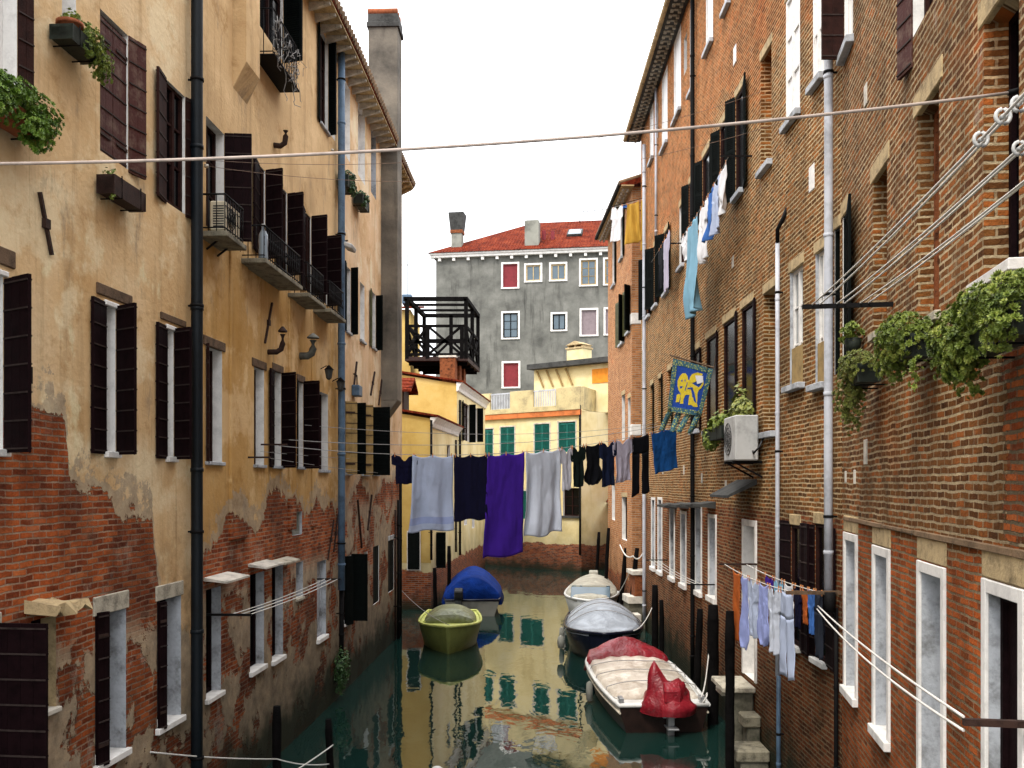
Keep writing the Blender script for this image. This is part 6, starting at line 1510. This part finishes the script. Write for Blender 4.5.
# ------------------------------------------------------------------ flag with the winged lion
Yf = 21.6
def fp(px, py): return at(px, py, Yf)
o = fp(690, 385); T = thing('flag', 'blue flag with a yellow winged lion, patterned border and four tails, on the right wall', 'flag', o)
c00, c10, c01, c11 = fp(667.5, 411), fp(701, 416.5), fp(673.5, 358), fp(713, 369.5)
def fl(s, t, lift=0.0):
    p = (c00 * (1 - s) + c10 * s) * (1 - t) + (c01 * (1 - s) + c11 * s) * t
    return p - o + Vector((0, -lift + .035 * math.sin(4.2 * s + 2.0 * t) + .03 * (1 - t) * math.sin(6 * s + 1), 0))
def fpatch(m, s0, s1, t0, t1, lift, n=12, mi=0):
    vs = [fl(s0 + (s1 - s0) * i / n, t0 + (t1 - t0) * j / n, lift) for j in range(n + 1) for i in range(n + 1)]; N = n + 1
    m.add(vs, [(j * N + i, j * N + i + 1, (j + 1) * N + i + 1, (j + 1) * N + i) for j in range(n) for i in range(n)], mi, True)
m = MB(); fpatch(m, 0, 1, 0, 1, 0, 16)
cl = m.build('flag_cloth', 'flag_blue', T); md = cl.modifiers.new('thickness', 'SOLIDIFY'); md.thickness = .006
t_ = NT('flag_border'); v_, o_ = t_.obj(); vo = t_.n("TexVoronoi", {'Vector': v_, 'Scale': 26.0}).outputs[0]
t_.out(t_.ramp(vo, [(.22, (.42, .38, .08)), (.34, (.10, .17, .10)), (.6, (.02, .08, .12))]), .9)
m = MB(); fpatch(m, 0, .12, 0, 1, .010); fpatch(m, .88, 1, 0, 1, .010); fpatch(m, .12, .88, .89, 1, .010); fpatch(m, .12, .88, 0, .1, .010)
for k in range(4):                                  # tails
    s0 = .0 + k * .27; s1 = s0 + .17; n = 10; vs = []
    for j in range(n + 1):
        v = j / n
        for s in (s0, s1):
            p = fl(s - .16 * v + (.03 if k % 2 else -.05) * v, -.38 * v, .0); p.y += .05 * math.sin(3 * v + k); vs.append(p)
    m.add(vs, [(2 * j, 2 * j + 1, 2 * j + 3, 2 * j + 2) for j in range(n)], 0, True)
bd_ = m.build('patterned_border', 'flag_border', T); md = bd_.modifiers.new('thickness', 'SOLIDIFY'); md.thickness = .004
def fpoly(pts, lift):
    """a filled shape on the cloth, with a dense outline so it follows the folds"""
    d = []
    for (a, b), (c, e) in zip(pts, pts[1:] + pts[:1]):
        for k in range(3): d.append((a + (c - a) * k / 3, b + (e - b) * k / 3))
    me = bmesh.new(); vv = [me.verts.new(fl(.12 + .76 * x, .1 + .79 * z, lift)) for x, z in d]; f = me.faces.new(vv); bmesh.ops.triangulate(me, faces=[f]); me.verts.index_update()
    r = ([tuple(v.co) for v in me.verts], [tuple(v.index for v in f.verts) for f in me.faces]); me.free(); return r
lion = [[(.16, .42), (.10, .52), (.08, .64), (.13, .76), (.20, .84), (.30, .86), (.38, .80), (.42, .72), (.55, .66), (.68, .62), (.78, .60), (.84, .52), (.82, .42), (.86, .30), (.88, .16), (.94, .10), (.80, .08), (.76, .20), (.70, .32), (.66, .22), (.68, .12), (.58, .10), (.56, .24), (.56, .36), (.42, .34), (.38, .22), (.40, .12), (.28, .10), (.27, .24), (.24, .36)],
        [(.46, .70), (.56, .66), (.66, .70), (.78, .80), (.86, .95), (.76, .94), (.70, .86), (.68, .95), (.60, .92), (.57, .82), (.52, .88), (.47, .80)],
        [(.82, .50), (.90, .58), (.96, .70), (.92, .80), (.88, .78), (.90, .70), (.85, .62), (.79, .58)],
        [(.12, .30), (.20, .34), (.26, .30), (.24, .14), (.12, .12)]]
m = MB()
for pl in lion: vs, fs = fpoly(pl, .012); m.add(vs, fs)
em = m.build('lion_emblem', 'flag_yellow', T); md = em.modifiers.new('thickness', 'SOLIDIFY'); md.thickness = .004
m = MB()
for pl in ([(.62, .86), (.88, .90), (.92, .74), (.74, .66)],): vs, fs = fpoly(pl, .02); m.add(vs, fs)
m.build('book', 'c_white', T)
m = MB()
for pl in ([(.19, .66), (.24, .70), (.24, .62)], [(.30, .68), (.33, .72), (.34, .64)], [(.18, .52), (.28, .54), (.26, .48), (.2, .47)], [(.44, .52), (.62, .56), (.62, .52), (.45, .48)], [(.36, .44), (.40, .66), (.42, .64), (.39, .44)]): vs, fs = fpoly(pl, .02); m.add(vs, fs)
m.build('lion_drawing', 'flag_blue', T)
m = MB(); wq = WM.pt(WM.u(718), 0, fp(690, 356).z + .25); m.tube([fp(670, 356) - o + Vector((0, -.0, .02)), fp(714, 368.5) - o + Vector((0, 0, .02)), wq - o], .022, 8); m.build('flagpole', 'raw_timber', T)
